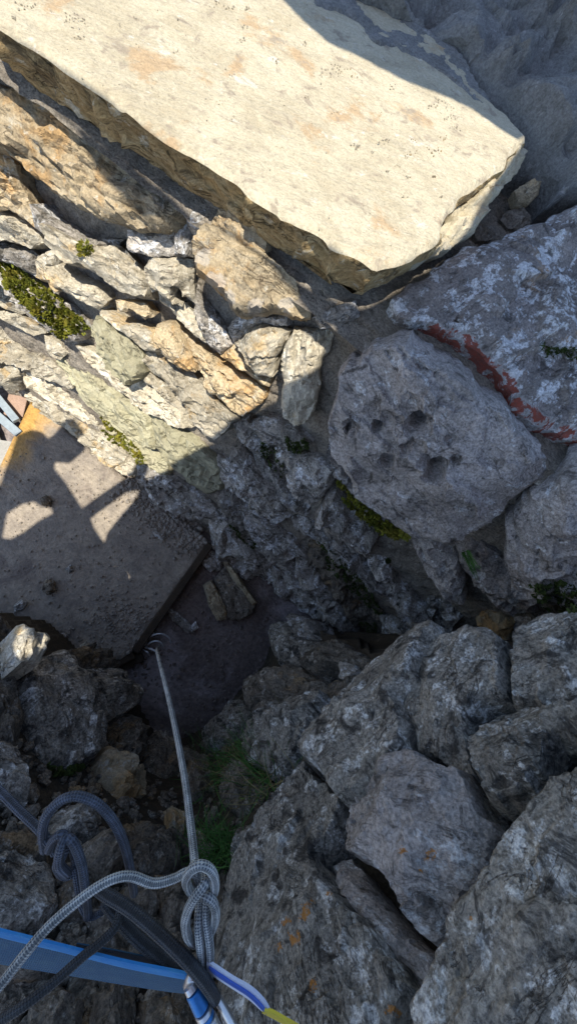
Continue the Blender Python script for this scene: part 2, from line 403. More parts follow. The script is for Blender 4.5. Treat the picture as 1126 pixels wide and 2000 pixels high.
    for k in range(1, rings+1):
        f = k/rings
        inw = under*back*f**1.3
        tang = np.roll(rb, -1, 0)-np.roll(rb, 1, 0); nn = np.c_[tang[:, 1], -tang[:, 0]]; nn /= np.linalg.norm(nn, axis=1)[:, None]+1e-9
        ar = np.sum(rb[:, 0]*np.roll(rb[:, 1], -1)-rb[:, 1]*np.roll(rb[:, 0], -1))
        if ar < 0: nn = -nn
        jit = rough*0.05*amp*fbm(np.c_[rb/amp*6, np.full(n, seed*0.2+f*back/amp*8)], 3, seed+31)
        r2 = rb-nn*((inw+jit) if k < rings else (inw+0*jit))[:, None]
        hb = h[ring]*(1-f)-back*f
        Wk = pl.o+r2[:, :1]*pl.u+r2[:, 1:2]*pl.v+hb[:, None]*pl.n
        lk = np.c_[(r2-cen) @ ax, (r2-cen) @ ay, hb]
        Wr.append(Wk); LCr.append(lk); STr.append(ST[ring])
        cur = list(range(base, base+n)); base += n
        for i in range(n):
            j = (i+1) % n; faces.append((prev[i], prev[j], cur[j], cur[i]))
        prev = cur
    faces.append(tuple(prev[::-1]))
    o = add_mesh(name, np.vstack(Wr), faces, M[mat] if isinstance(mat, str) else mat, parent,
                 {'lc': ('FLOAT_VECTOR', np.vstack(LCr)), 'stain': ('FLOAT_COLOR', np.vstack(STr))}, True, 32)
    if label: o['label'] = label
    BUILT.append((o, W, Fc))
    return o
def to_px(W):
    c = np.asarray(W) @ CAM          # camera space = CAM^T W
    return np.c_[CX+F*c[:, 0]/-c[:, 2], CY-F*c[:, 1]/-c[:, 2]]

# ================================================================== SETTING
GZ = -2.72                                                        # ground level below the lens
# --- ground
def grid_mesh(xs, ys, zf):
    X, Y = np.meshgrid(xs, ys); V = np.c_[X.ravel(), Y.ravel(), zf(X.ravel(), Y.ravel())]
    nx, ny = len(xs), len(ys)
    f = [(j*nx+i, j*nx+i+1, (j+1)*nx+i+1, (j+1)*nx+i) for j in range(ny-1) for i in range(nx-1)]
    return V, f
xs = np.concatenate([[-400, -60, -12, -4.5], np.linspace(-3.2, 2.2, 180), [3.5, 12, 60, 400]])
ys = np.concatenate([[-400, -60, -12, -3], np.linspace(-1.4, 1.6, 100), [3, 12, 60, 400]])
def gz(x, y):
    P = np.c_[x*3, y*3, np.zeros_like(x)]
    return GZ+0.02*fbm(P, 3, 2)+0.006*fbm(P*7, 3, 9)-0.02
V, f = grid_mesh(xs, ys, gz)
M['earth'] = plain_mat('trodden_earth', (0.19, 0.155, 0.14), (0.13, 0.105, 0.095), 2.2, 0.95, 0.012, 0.8, (0.28, 0.245, 0.24), 1.6, 0.48)
tag(add_mesh('ground', V, f, M['earth'], None, origin=(0, 0, GZ)), 'trodden dark earth at the foot of the walls', 'ground', kind='structure')

# --- face of the sunlit wall: fitted through its head under the coping and its foot on the ground
pts = [at_z(400, 440, -0.84), at_z(20, 190, -0.88), at_z(700, 610, -0.84), at_z(60, 790, -2.7), at_z(410, 1068, -2.7), at_z(250, 915, -2.7)]
Am = np.array([[1, p[2], p[0]] for p in pts]); sol = np.linalg.lstsq(Am, np.array([p[1] for p in pts]), rcond=None)[0]
# y = a + b z + c x
nA = np.array([sol[2], -1.0, sol[1]]); PA = Plane((0, sol[0], 0), nA)
if PA.n[1] > 0: PA = Plane(PA.o, -PA.n)
PA = Plane((0, sol[0]+sol[1]*-1.5, -1.5), PA.n, (1, 0, 0))
def yA(x, z): return sol[0]+sol[1]*z+sol[2]*x
print('wall A', sol, PA.n)

wall = thing('ruined_wall', (0, yA(0, GZ)+0.4, GZ), 'rubble stone wall falling from the cream coping slab into sun and shade', 'wall')
# mortar bed and core of the wall
def wall_core():
    us = np.concatenate([np.linspace(-3.0, -1.9, 20), np.linspace(-1.88, 1.5, 380), np.linspace(1.55, 3.4, 20)]); zs = np.linspace(GZ-0.05, -0.80, 190)
    U, Z = np.meshgrid(us, zs); U, Z = U.ravel(), Z.ravel()
    P = np.c_[U*7, Z*9, np.zeros_like(U)]
    dep = 0.010+0.042*np.clip((0.15-U)/0.2, 0, 1)*np.clip((Z+1.9)/0.3, 0, 1)*np.clip((-0.88-Z)/0.05, 0, 1)+0.014*fbm(P, 4, 4)+0.013*ridged(P*1.7, 3, 5)+0.008*fbm(P*6, 3, 6)
    Y = yA(U, Z)+dep
    V = np.c_[U, Y, Z]; nx, ny = len(us), len(zs)
    f = [(j*nx+i, j*nx+i+1, (j+1)*nx+i+1, (j+1)*nx+i) for j in range(ny-1) for i in range(nx-1)]
    n0 = len(V)
    back = np.array([[-3.0, 3.6, GZ-0.05], [3.4, 3.6, GZ-0.05], [3.4, 3.6, -0.80], [-3.0, 3.6, -0.80]])
    V = np.vstack([V, back])
    bot = list(range(nx)); top = list(range((ny-1)*nx, ny*nx))
    f.append(tuple(bot[::-1]+[n0, n0+1])); f.append(tuple(top+[n0+2, n0+3])); f.append((n0, n0+3, n0+2, n0+1))
    f.append(tuple([j*nx for j in range(ny)][::-1][::1]+[n0, n0+3])); f.append(tuple([j*nx+nx-1 for j in range(ny)]+[n0+2, n0+1]))
    add_mesh('mortar_bed', V, f, M['mortar'], wall, {'lc': ('FLOAT_VECTOR', V*1.0)}, fix=False)
wall_core()

ZT = -0.645
# --- mortar bedding on the wall head, round the coping
def bedding():
    xs = np.linspace(-2.4, 2.6, 260); ys = np.linspace(0.86, 3.6, 170)
    def zf(x, y):
        P = np.c_[x, y, np.zeros_like(x)]
        z = -0.81+0.014*fbm(P*6, 4, 11)+0.012*ridged(P*14, 3, 12)+0.004*fbm(P*50, 2, 13)
        z += 0.16*np.clip((y-1.9)/1.2, 0, 1)                       # rises towards the back
        return z-0.03*np.clip((0.95-y)/0.09, 0, 1)
    V, f = grid_mesh(xs, ys, zf)
    add_mesh('mortar_bedding', V, f, M['mortar'], wall, {'lc': ('FLOAT_VECTOR', V*1.0)})
bedding()

# ------------------------------------------------------------------ stones of the sunlit wall
AR = np.random.RandomState(12)
def AS(poly, mat='pale', **kw):
    tl = kw.pop('tilt', (0, 0)); r1, r2, r3 = AR.uniform(10, 26), AR.normal(0, 6), AR.uniform(-0.012, 0.035)
    if mat in ('bould', 'brown') or kw.get('seed', 0) >= 500: r1, r3 = r1*0.3, r3*0.5
    return stone(wall, poly, PA, mat, tilt=(tl[0]+r1, tl[1]+r2), off=kw.pop('off', 0.0)+r3, **kw)
def spots(lst, ch):
    def fn(ST, px, d, W):
        for (x, y, r) in lst:
            q = np.hypot(px[:, 0]-x, px[:, 1]-y)/r
            ST[:, ch] = np.maximum(ST[:, ch], np.clip(1.35-q, 0, 1))
    return fn
AS([(-25,140),(60,180),(130,225),(200,262),(260,300),(310,340),(355,372),(365,408),(347,440),(318,452),(285,449),(240,434),(205,435),(165,417),(120,384),(75,349),(40,324),(15,294),(-25,268)], 'ochre', bulge=0.05, tilt=(14, 0), off=0.012, facets=3, flat=0.4, rough=0.9)
AS([(-25,280),(12,298),(30,325),(44,370),(62,402),(80,440),(70,443),(48,424),(20,409),(-25,405)], 'ochre', bulge=0.03, tilt=(12, 0), flat=0.5)
AS([(-25,408),(20,410),(46,424),(60,445),(80,458),(84,472),(60,480),(40,477),(15,467),(-25,464)], 'pale', bulge=0.05, off=0.01)
AS([(85,440),(110,446),(130,462),(165,480),(190,485),(230,478),(252,500),(282,525),(286,560),(282,576),(240,568),(215,556),(190,532),(160,514),(130,511),(105,492),(88,472)], 'pale', bulge=0.04, tilt=(14, 0), off=0.012, cuts=[([(232,480),(250,505),(262,512)], 3, .03), ([(250,485),(272,510),(284,525)], 3, .03)])
AS([(285,522),(300,506),(340,503),(377,508),(378,545),(381,590),(360,575),(346,555),(341,580),(352,598),(342,594),(325,580),(310,566),(298,568),(286,546)], 'pale', bulge=0.045, tilt=(10, 0), off=0.012, facets=5)
AS([(308,568),(328,582),(348,600),(362,592),(378,612),(402,640),(402,668),(385,657),(360,632),(338,605),(315,587)], 'pale', bulge=0.03, off=0.008)
AS([(383,468),(400,446),(440,455),(512,505),(560,540),(586,562),(606,618),(590,617),(527,604),(470,615),(458,612),(442,580),(410,550),(384,530),(380,490)], 'ochre', bulge=0.09, tilt=(24, 6), off=0.035, facets=3, rough=0.6, seed=77, flat=0.3,
   stain=spots([(395,500,28),(420,550,28),(445,585,25),(500,598,24),(560,600,24)], 2))
AS([(412,440),(430,408),(470,398),(502,412),(518,450),(518,492),(500,502),(470,490),(438,458)], 'ochre', bulge=0.03)
AS([(364,422),(370,404),(402,413),(412,440),(396,450),(384,467),(374,450)], 'grey', bulge=0.04, off=0.015)
AS([(250,452),(300,458),(338,455),(340,498),(300,500),(255,490)], 'grey', bulge=0.02, off=-0.012)
AS([(342,452),(372,430),(380,470),(376,502),(345,500)], 'grey', bulge=0.025, off=-0.01)
AS([(100,462),(70,445),(60,400),(90,430),(170,470),(240,470),(230,482),(150,478)], 'grey', bulge=0.015, off=-0.02)
AS([(458,672),(490,645),(515,634),(568,645),(551,675),(536,697),(530,735),(500,732),(486,700)], 'pale', bulge=0.05, tilt=(8, 0), off=0.012, facets=5, cuts=[([(487,697),(520,693),(536,695)], 2.5, .02)])
AS([(432,694),(456,676),(490,710),(515,737),(528,741),(524,753),(513,750),(483,726)], 'ochre', bulge=0.04)
AS([(575,640),(627,645),(654,641),(641,680),(627,700),(620,722),(622,760),(613,800),(595,826),(575,826),(560,812),(552,790),(555,740),(550,702),(558,670)], 'pale', bulge=0.06, off=0.012, tilt=(6, 0), facets=5)
AS([(376,560),(395,590),(440,650),(455,672),(432,690),(405,668),(384,610)], 'grey', bulge=0.03, off=-0.008)
AS([(462,622),(520,612),(560,620),(560,636),(515,632),(488,644),(456,668),(446,640)], 'grey', bulge=0.02, off=-0.015)
AS([(612,622),(650,600),(690,590),(700,620),(660,635),(625,640)], 'grey', bulge=0.02, off=-0.01)
AS([(76,501),(103,490),(108,519),(131,544),(192,568),(208,590),(192,602),(167,591),(142,573),(107,556),(72,541)], 'pale', bulge=0.045, off=0.012, facets=4)
AS([(-25,468),(20,478),(60,490),(74,500),(70,540),(40,520),(0,500),(-25,495)], 'grey', bulge=0.03)
moss_host = AS([(-25,508),(20,508),(60,533),(110,573),(160,613),(174,640),(166,661),(140,667),(110,656),(70,621),(35,586),(10,556),(-25,540)], 'grey', bulge=0.07, off=0.02, tilt=(10, 0))
AS([(-25,556),(10,564),(45,600),(53,611),(30,609),(0,593),(-25,585)], 'pale', bulge=0.035, off=0.01)
AS([(-25,590),(25,612),(60,628),(81,640),(84,649),(65,656),(40,641),(10,621),(-25,608)], 'pale', bulge=0.035, off=0.012)
AS([(188,618),(210,622),(234,647),(263,672),(277,693),(280,729),(273,741),(252,753),(231,737),(212,712),(195,667),(188,640)], 'olive', bulge=0.06, off=0.018, tilt=(6, 0), facets=4)
AS([(228,588),(256,590),(284,594),(299,618),(284,623),(263,606),(231,607)], 'ochre', bulge=0.03)
AS([(192,604),(213,608),(250,630),(290,638),(304,641),(317,680),(309,687),(284,681),(256,653),(226,627)], 'pale', bulge=0.04, off=0.006)
AS([(309,634),(330,632),(342,647),(370,700),(380,727),(365,723),(345,713),(325,691),(311,665)], 'ochre', bulge=0.045, off=0.01, facets=3)
AS([(343,648),(365,655),(385,680),(420,700),(456,722),(490,745),(517,762),(517,776),(500,792),(474,812),(455,800),(435,780),(412,756),(396,728),(376,708),(355,680)], 'ochre', bulge=0.055, off=0.012, facets=6, rough=1.4, cuts=[([(370,690),(395,730),(412,755),(430,785)], 3, .03), ([(420,745),(450,775),(470,800)], 2.5, .02)])
AS([(277,686),(312,686),(345,712),(378,736),(405,766),(456,816),(440,838),(418,859),(399,848),(378,819),(349,773),(320,737),(281,716)], 'pale', bulge=0.055, off=0.012, facets=4, rough=1.3, aniso=3.5, cuts=[([(300,705),(345,755),(372,790),(398,826)], 2.6, .02)])
AS([(274,720),(300,734),(330,764),(355,789),(370,814),(378,832),(362,817),(338,790),(308,760),(279,738)], 'pale', bulge=0.03, off=-0.002)
AS([(150,675),(165,680),(190,694),(213,714),(231,738),(253,755),(275,741),(300,756),(335,780),(355,800),(372,835),(355,836),(330,821),(295,806),(270,786),(245,766),(220,746),(190,721),(165,696)], 'pale', bulge=0.04, off=0.010, rough=1.2)
AS([(114,686),(156,696),(163,711),(213,757),(249,778),(295,811),(304,855),(301,876),(285,874),(249,846),(206,811),(170,776),(135,736),(118,711)], 'olive', bulge=0.04, off=0.015, flat=0.6, facets=2, rough=0.8, aniso=5)
AS([(298,813),(320,816),(355,839),(378,851),(397,866),(420,890),(442,922),(437,952),(410,962),(380,942),(350,922),(320,892),(307,866)], 'olive', bulge=0.045, off=0.015, flat=0.4)
for k, (pg, mt) in enumerate([
    ([(-25,612),(25,640),(60,660),(85,662),(92,680),(60,691),(20,671),(-25,650)], 'pale'),
    ([(88,656),(112,668),(132,690),(118,702),(95,691)], 'pale'),
    ([(-25,655),(20,676),(60,696),(100,706),(136,741),(142,757),(110,746),(70,726),(30,706),(-25,690)], 'pale'),
    ([(-25,695),(25,709),(46,726),(40,746),(30,766),(10,746),(-25,730)], 'pale'),
    ([(46,726),(80,733),(120,756),(150,781),(186,811),(192,831),(165,821),(120,791),(80,771),(50,751)], 'pale'),
    ([(52,757),(85,779),(120,801),(165,831),(190,846),(216,871),(200,877),(170,866),(130,836),(85,801),(60,777)], 'pale'),
    ([(194,832),(220,851),(240,876),(250,896),(263,906),(272,926),(245,926),(215,906),(185,882),(170,871),(206,873)], 'pale'),
    ([(198,816),(240,846),(276,873),(301,881),(321,901),(332,926),(300,916),(270,891),(230,856)], 'olive'),
    ([(-25,735),(10,750),(28,768),(45,790),(30,800),(-25,760)], 'pale'),
    ([(266,900),(300,918),(334,930),(352,948),(330,955),(295,940),(270,925)], 'grey')]):
    AS(pg, mt, bulge=0.03, off=0.008, rough=1.4, seed=300+k)
# the shaded lower courses
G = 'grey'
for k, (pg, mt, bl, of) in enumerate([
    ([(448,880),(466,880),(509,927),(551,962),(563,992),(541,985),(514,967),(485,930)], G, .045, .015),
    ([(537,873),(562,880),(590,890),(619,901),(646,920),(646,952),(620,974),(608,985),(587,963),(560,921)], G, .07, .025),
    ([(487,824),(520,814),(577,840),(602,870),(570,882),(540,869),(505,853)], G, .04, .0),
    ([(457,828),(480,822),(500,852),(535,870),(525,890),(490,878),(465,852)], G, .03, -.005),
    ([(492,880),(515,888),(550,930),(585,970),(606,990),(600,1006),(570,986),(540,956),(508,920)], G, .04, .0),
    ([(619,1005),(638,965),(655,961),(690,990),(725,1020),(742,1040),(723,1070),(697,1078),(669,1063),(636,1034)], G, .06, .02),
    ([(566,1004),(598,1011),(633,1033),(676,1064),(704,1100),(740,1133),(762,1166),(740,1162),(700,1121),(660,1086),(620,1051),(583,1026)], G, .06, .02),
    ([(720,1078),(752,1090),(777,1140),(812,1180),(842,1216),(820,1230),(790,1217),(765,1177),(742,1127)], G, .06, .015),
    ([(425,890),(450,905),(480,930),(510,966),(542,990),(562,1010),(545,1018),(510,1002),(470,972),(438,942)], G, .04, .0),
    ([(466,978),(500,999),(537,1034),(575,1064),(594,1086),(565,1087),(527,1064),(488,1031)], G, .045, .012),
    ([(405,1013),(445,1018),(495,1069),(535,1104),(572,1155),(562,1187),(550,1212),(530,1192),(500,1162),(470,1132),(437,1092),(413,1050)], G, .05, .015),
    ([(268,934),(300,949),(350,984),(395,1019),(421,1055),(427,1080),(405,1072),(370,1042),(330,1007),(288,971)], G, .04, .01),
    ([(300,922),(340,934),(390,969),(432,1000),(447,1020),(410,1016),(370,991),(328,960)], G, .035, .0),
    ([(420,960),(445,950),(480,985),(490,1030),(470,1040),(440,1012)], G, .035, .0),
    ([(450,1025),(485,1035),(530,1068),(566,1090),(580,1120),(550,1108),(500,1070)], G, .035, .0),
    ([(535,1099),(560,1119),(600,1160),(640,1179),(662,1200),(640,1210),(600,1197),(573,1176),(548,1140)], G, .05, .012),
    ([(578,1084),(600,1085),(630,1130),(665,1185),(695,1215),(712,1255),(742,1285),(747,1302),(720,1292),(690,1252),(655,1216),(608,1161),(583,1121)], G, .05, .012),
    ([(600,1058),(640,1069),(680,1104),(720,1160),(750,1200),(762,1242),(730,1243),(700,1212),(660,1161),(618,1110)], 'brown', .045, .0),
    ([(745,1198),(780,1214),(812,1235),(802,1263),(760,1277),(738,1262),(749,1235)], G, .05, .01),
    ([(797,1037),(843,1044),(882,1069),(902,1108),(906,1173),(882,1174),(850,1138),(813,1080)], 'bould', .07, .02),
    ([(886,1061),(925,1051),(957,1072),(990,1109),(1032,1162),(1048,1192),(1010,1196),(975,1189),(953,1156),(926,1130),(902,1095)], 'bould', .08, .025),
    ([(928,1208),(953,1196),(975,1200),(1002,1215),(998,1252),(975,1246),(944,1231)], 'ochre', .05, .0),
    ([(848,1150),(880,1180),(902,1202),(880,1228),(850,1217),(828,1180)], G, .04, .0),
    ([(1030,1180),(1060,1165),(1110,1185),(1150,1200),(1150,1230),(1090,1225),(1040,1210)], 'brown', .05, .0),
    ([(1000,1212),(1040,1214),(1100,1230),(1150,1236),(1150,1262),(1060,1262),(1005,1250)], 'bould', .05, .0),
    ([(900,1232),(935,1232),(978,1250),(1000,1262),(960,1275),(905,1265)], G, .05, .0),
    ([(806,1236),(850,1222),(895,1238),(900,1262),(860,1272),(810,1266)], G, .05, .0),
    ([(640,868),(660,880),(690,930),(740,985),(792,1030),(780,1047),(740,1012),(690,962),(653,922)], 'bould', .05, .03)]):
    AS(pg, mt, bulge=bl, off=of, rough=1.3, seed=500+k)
AS([(986,1073),(992,1005),(1040,960),(1126,926),(1160,990),(1160,1205),(1100,1182),(1050,1152),(1008,1110)], 'bould', bulge=0.12, off=0.04, tilt=(-5, 0), facets=4, back=0.2, seed=9)
pit = [(x, y, min(r, 15)*1.0, dp*2.4) for x, y, r, dp in [(700,806,12,.02),(748,804,8,.02),(745,808,5,.02),(790,790,7,.012),(815,800,14,.025),(828,795,20,.03),(800,840,9,.02),(820,835,14,.02),(855,870,16,.035),(850,890,18,.035),(765,870,12,.025),(718,905,22,.02),(770,790,12,.012),(740,775,12,.008),(810,765,18,.012),(706,895,8,.01),(880,825,8,.015),(890,860,7,.012),(690,815,5,.015),(835,860,10,.02)]]
AS([(654,765),(664,722),(688,692),(738,652),(800,655),(832,690),(900,722),(966,772),(1022,832),(1072,900),(1062,936),(1000,970),(960,1000),(905,1032),(860,1047),(820,1042),(790,1026),(750,991),(710,961),(683,920),(658,880),(652,820)], 'bould', bulge=0.13, off=0.05, tilt=(12, 0), facets=3, flat=0.1, back=0.22, maxv=22000, step_px=2.4, pits=pit, aniso=1.0, rough=0.6, seed=21, label='big grey boulder riddled with small round holes')
# boulder with red pigment along its broken lower edge, lying on the wall head
PR = Plane(at_z(930, 650, -0.75), np.array([0.0, -0.10, 1.0]))
def red_stain(ST, px, d, W):
    e = np.array([(785,622),(813,625),(863,650),(908,667),(933,695),(978,735),(993,765),(990,790),(1028,805),(1063,828),(1126,858)], float)
    dm = np.full(len(px), 1e9)
    for i in range(len(e)-1):
        a = e[i]; v = e[i+1]-a; t = np.clip(((px-a) @ v)/v.dot(v), 0, 1); dm = np.minimum(dm, np.hypot(*(px-(a+t[:, None]*v)).T))
    ST[:, 1] = np.clip(1.4-dm/22.0, 0, 0.92)
    ST[:, 2] = np.clip(1.3-dm/36.0, 0, 1)*0.95
    q = np.hypot(px[:, 0]-805, px[:, 1]-590)/42; ST[:, 1] *= np.clip(q-0.5, 0, 1); ST[:, 2] *= np.clip(q-0.5, 0, 1)
stone(wall, [(768,588),(788,570),(850,530),(900,490),(960,468),(1040,440),(1126,395),(1170,390),(1170,880),(1126,858),(1063,828),(1028,805),(990,792),(993,765),(978,735),(933,695),(908,667),(863,650),(813,625),(785,616)], PR, 'red', bulge=0.025, back=0.085, facets=2, flat=0.6, rough=0.5, seed=31, stain=red_stain, under=0.15, rings=5, label='lime spotted flat boulder with a red stained lower edge', aniso=1.0, grow=0, jag=0.7, maxv=9000)

# ------------------------------------------------------------------ coping slab
sA, sB, sC = at_z(20, 70, ZT-0.045), at_z(770, 515, ZT+0.02), at_z(1000, 280, ZT+0.02)
PS = Plane(sB, np.cross(sB-sA, sC-sA)); PS = PS if PS.n[2] > 0 else Plane(PS.o, -PS.n)
print('slab normal', PS.n)
PRS = np.random.RandomState(77)
slab_poly = [(-60,20),(0,58),(65,92),(128,136),(200,182),(290,252),(370,318),(450,368),(520,418),(600,452),(682,500),(735,532),(772,520),(830,482),(882,430),(942,360),(1008,290),(1012,268),(985,230),(930,190),(905,140),(880,100),(820,65),(740,25),(680,-20),(560,-110),(200,-160),(-120,-140)]
so = stone(wall, slab_poly, PS, 'slab', bulge=0.012, back=0.125, facets=0, rough=0.26, jag=0.6, under=0.42, rings=9, name='coping_slab', seed=5, edge=0.015, maxv=20000, grow=0, pits=[(PRS.uniform(0, 980), PRS.uniform(0, 480), PRS.uniform(4, 9), PRS.uniform(.002, .006)) for _ in range(90)], aniso=1.0, step_px=5, label='broad cream coping slab lit by the sun', smooth_poly=1)
so.data.materials.append(M['slabside'])
nface = len(BUILT[-1][2])
mi = np.zeros(len(so.data.polygons), np.int32); mi[nface:] = 1; so.data.polygons.foreach_set('material_index', mi)
SLAB = BUILT[-1]
# rough the slab's broken front edge
me = so.data; n0 = len(SLAB[1]); co = np.empty(len(me.vertices)*3); me.vertices.foreach_get('co', co); co = co.reshape(-1, 3)
w = co[n0:]; nz = fbm(np.c_[w[:, 0]*14, w[:, 1]*14, w[:, 2]*22], 4, 91)+0.7*ridged(np.c_[w[:, 0]*30, w[:, 1]*30, w[:, 2]*20], 3, 92)
nz = nz+0.5*ridged(np.c_[w[:, 0]*60, w[:, 1]*60, w[:, 2]*12], 2, 93)
w[:, 1] += 0.020*nz; w[:, 0] += 0.010*nz; w[:, 2] += 0.008*np.sin(nz*3); co[n0:] = w; me.vertices.foreach_set('co', co.ravel()); me.update()
# lip of mortar along the slab's end
PLi = Plane(at_z(930, 420, ZT-0.045), (0.35, -0.15, 1.0))
stone(wall, [(1012,285),(1024,292),(1010,330),(975,372),(940,410),(922,455),(880,480),(850,496),(815,512),(840,470),(885,420),(930,362),(980,305)], PLi, 'slab', bulge=0.012, back=0.10, facets=2, rough=1.6, name='mortar_lip', seed=41)
# thin mortar coloured sheet that paints shade onto the slab's back
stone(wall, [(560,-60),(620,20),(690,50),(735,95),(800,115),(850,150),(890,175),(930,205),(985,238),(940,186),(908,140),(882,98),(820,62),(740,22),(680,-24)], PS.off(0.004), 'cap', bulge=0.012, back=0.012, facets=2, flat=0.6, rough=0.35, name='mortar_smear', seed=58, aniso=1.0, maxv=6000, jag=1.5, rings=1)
# trowelled mortar mass behind the slab
PM = Plane(at_z(980, 130, -0.635), (0.0, -0.10, 1.0))
def mass_post(h, V, pl, d):
    rdg = pnoise(np.c_[V*2.2, np.zeros(len(V))], 60)
    return h+0.05*np.exp(-(rdg/0.12)**2)+0.03*fbm(np.c_[V*3, np.ones(len(V))], 3, 61)
stone(wall, [(690,-5),(760,28),(830,58),(890,98),(912,135),(944,190),(990,235),(1026,272),(1064,330),(1085,385),(1130,380),(1250,330),(1250,-30),(1000,-60),(800,-60)], PM, 'cap', bulge=0.05, back=0.16, facets=2, flat=0.3, rough=1.1, name='mortar_mass', seed=51, aniso=1.0, post=mass_post, label='blue shaded mass of trowelled mortar behind the slab', step_px=5, maxv=9000, cuts=[([(835,60),(852,20),(872,-20)], 9, .03), ([(910,150),(960,112),(1040,72),(1140,20)], 16, .035), ([(1100,50),(1085,110),(1100,170),(1140,210)], 10, .02), ([(925,175),(985,190),(1060,260),(1100,340)], 12, .025), ([(700,10),(800,10),(900,60)], 8, .02)])
stone(wall, [(1005,372),(1030,358),(1055,352),(1048,378),(1032,396),(1012,392)], Plane(at_z(1030, 375, -0.72), (0, -.3, 1)), 'ochre', bulge=0.02, back=0.04, name='stone', seed=52)
for k, (x, y, r) in enumerate([(960,500,30),(905,505,26),(1010,430,28),(1060,410,22),(980,250,20),(870,540,22),(1080,440,20),(945,455,22)]):
    pg = [(x+r*math.cos(a)*(0.8+0.4*random.Random(k*9+i).random()), y+0.7*r*math.sin(a)*(0.8+0.4*random.Random(k*7+i).random())) for i, a in enumerate(np.linspace(0, 2*math.pi, 9)[:-1])]
    stone(wall, pg, Plane(at_z(x, y, -0.775), (0, -.3, 1)), 'mortar', bulge=0.015, back=0.03, name='mortar_lump', seed=700+k, rough=1.6)

# ================================================================== the broken bank and boulder wall
CTRL = [(-150,1180,1.6),(-20,1250,1.5),(100,1290,1.7),(200,1300,1.95),(270,1360,2.2),(330,1445,2.35),(420,1425,2.3),(490,1365,2.2),(540,1300,2.35),(556,1215,2.6),(640,1260,2.0),(725,1315,1.55),(640,1400,1.5),(560,1510,1.42),(450,1480,1.75),(400,1560,1.6),(300,1500,1.9),(200,1480,1.55),(50,1480,1.2),(300,1620,1.3),(420,1700,1.2),(460,1800,1.05),(200,1650,1.05),(0,1650,.95),(100,1800,.85),(300,1850,.9),(430,1900,.88),(0,2000,.72),(300,2000,.75),(470,1960,.8),
        (830,1250,1.18),(700,1440,1.18),(620,1500,1.17),(530,1620,1.12),(460,1800,1.0),(1000,1400,.93),(1100,1470,.80),(900,1700,.80),(700,1800,.84),(800,1560,.93),(1000,1900,.64),(1126,1210,1.05),(960,1240,1.1),(600,1950,.8),(1100,1700,.66),(1300,1500,.7),(1300,2200,.5),(600,2300,.6),(-200,2300,.6),(-300,1600,.9)]
cp = np.array([c[:2] for c in CTRL], float); cd = np.array([1/c[2] for c in CTRL])
K = np.hypot(cp[:, None, 0]-cp[None, :, 0], cp[:, None, 1]-cp[None, :, 1])+np.eye(len(cp))*-6.0
n_ = len(cp); Aug = np.zeros((n_+3, n_+3)); Aug[:n_, :n_] = K; Aug[:n_, n_] = 1; Aug[:n_, n_+1:] = cp/1000; Aug[n_:, :n_] = Aug[:n_, n_:].T
wk = np.linalg.solve(Aug, np.r_[cd, 0, 0, 0])
def depth(x, y):
    x = np.atleast_1d(np.asarray(x, float)); y = np.atleast_1d(np.asarray(y, float))
    k = np.hypot(x[:, None]-cp[None, :, 0], y[:, None]-cp[None, :, 1])
    return 1/np.clip(k @ wk[:n_]+wk[n_]+(x*wk[n_+1]+y*wk[n_+2])/1000, 0.3, 2.2)
bank = thing('rubble_bank', at_d(200, 1500, 1.6), 'dark broken rubble bank under the ropes, dropping to the earth', 'rubble bank')
bwall = thing('boulder_wall', at_d(800, 1600, 0.95), 'side wall of big dark boulders with orange lichen at lower right', 'wall')
def bank_core():
    xs = np.arange(-260, 1400, 9.0); ys = np.concatenate([np.arange(1196, 2120, 9.0), [2200, 2300]])
    X, Y = np.meshgrid(xs, ys); X, Y = X.ravel(), Y.ravel()
    d = depth(X, Y)+0.025
    W = np.array([ray(a, b) for a, b in zip(X, Y)])*d[:, None]
    W += (0.03*fbm(W*7, 4, 71)+0.012*ridged(W*22, 3, 72))[:, None]*np.array([0, 0, 1.0])
    nx, ny = len(xs), len(ys); keep = []
    lim = np.array([(-300,1150),(20,1215),(110,1285),(215,1310),(262,1372),(300,1440),(360,1450),(430,1425),(490,1372),(535,1318),(545,1230),(590,1215),(660,1240),(740,1275),(800,1275),(900,1262),(1000,1262),(1126,1235),(1400,1215),(1400,2400),(-300,2400)], float)
    ins = inside(np.c_[X, Y], lim)
    f = []
    for j in range(ny-1):
        for i in range(nx-1):
            q = (j*nx+i, j*nx+i+1, (j+1)*nx+i+1, (j+1)*nx+i)
            if all(ins[k] for k in q): f.append(q)
    use = sorted({k for q in f for k in q}); mp = {k: i for i, k in enumerate(use)}
    f = [tuple(mp[k] for k in q) for q in f]; W = W[use]
    # skirt down to the earth along the open rim
    cnt = {}
    for q in f:
        for a, b in zip(q, q[1:]+q[:1]): cnt[(min(a, b), max(a, b))] = cnt.get((min(a, b), max(a, b)), 0)+1
    rim = [e for e, c in cnt.items() if c == 1]; rv = sorted({k for e in rim for k in e}); lo = {k: len(W)+i for i, k in enumerate(rv)}
    low = W[rv].copy(); low[:, 2] = GZ-0.05
    for i, p in enumerate(to_px(W[rv])):
        if p[0] > 690 and p[1] < 1300: low[i] = PA.off(-0.05).hit(p[0]-4, p[1]-22)        # runs back to the foot of the other wall
    W = np.vstack([W, low]); f += [(a, b, lo[b], lo[a]) for a, b in rim]
    add_mesh('soil', W, f, M['soil'], bank)
bank_core()
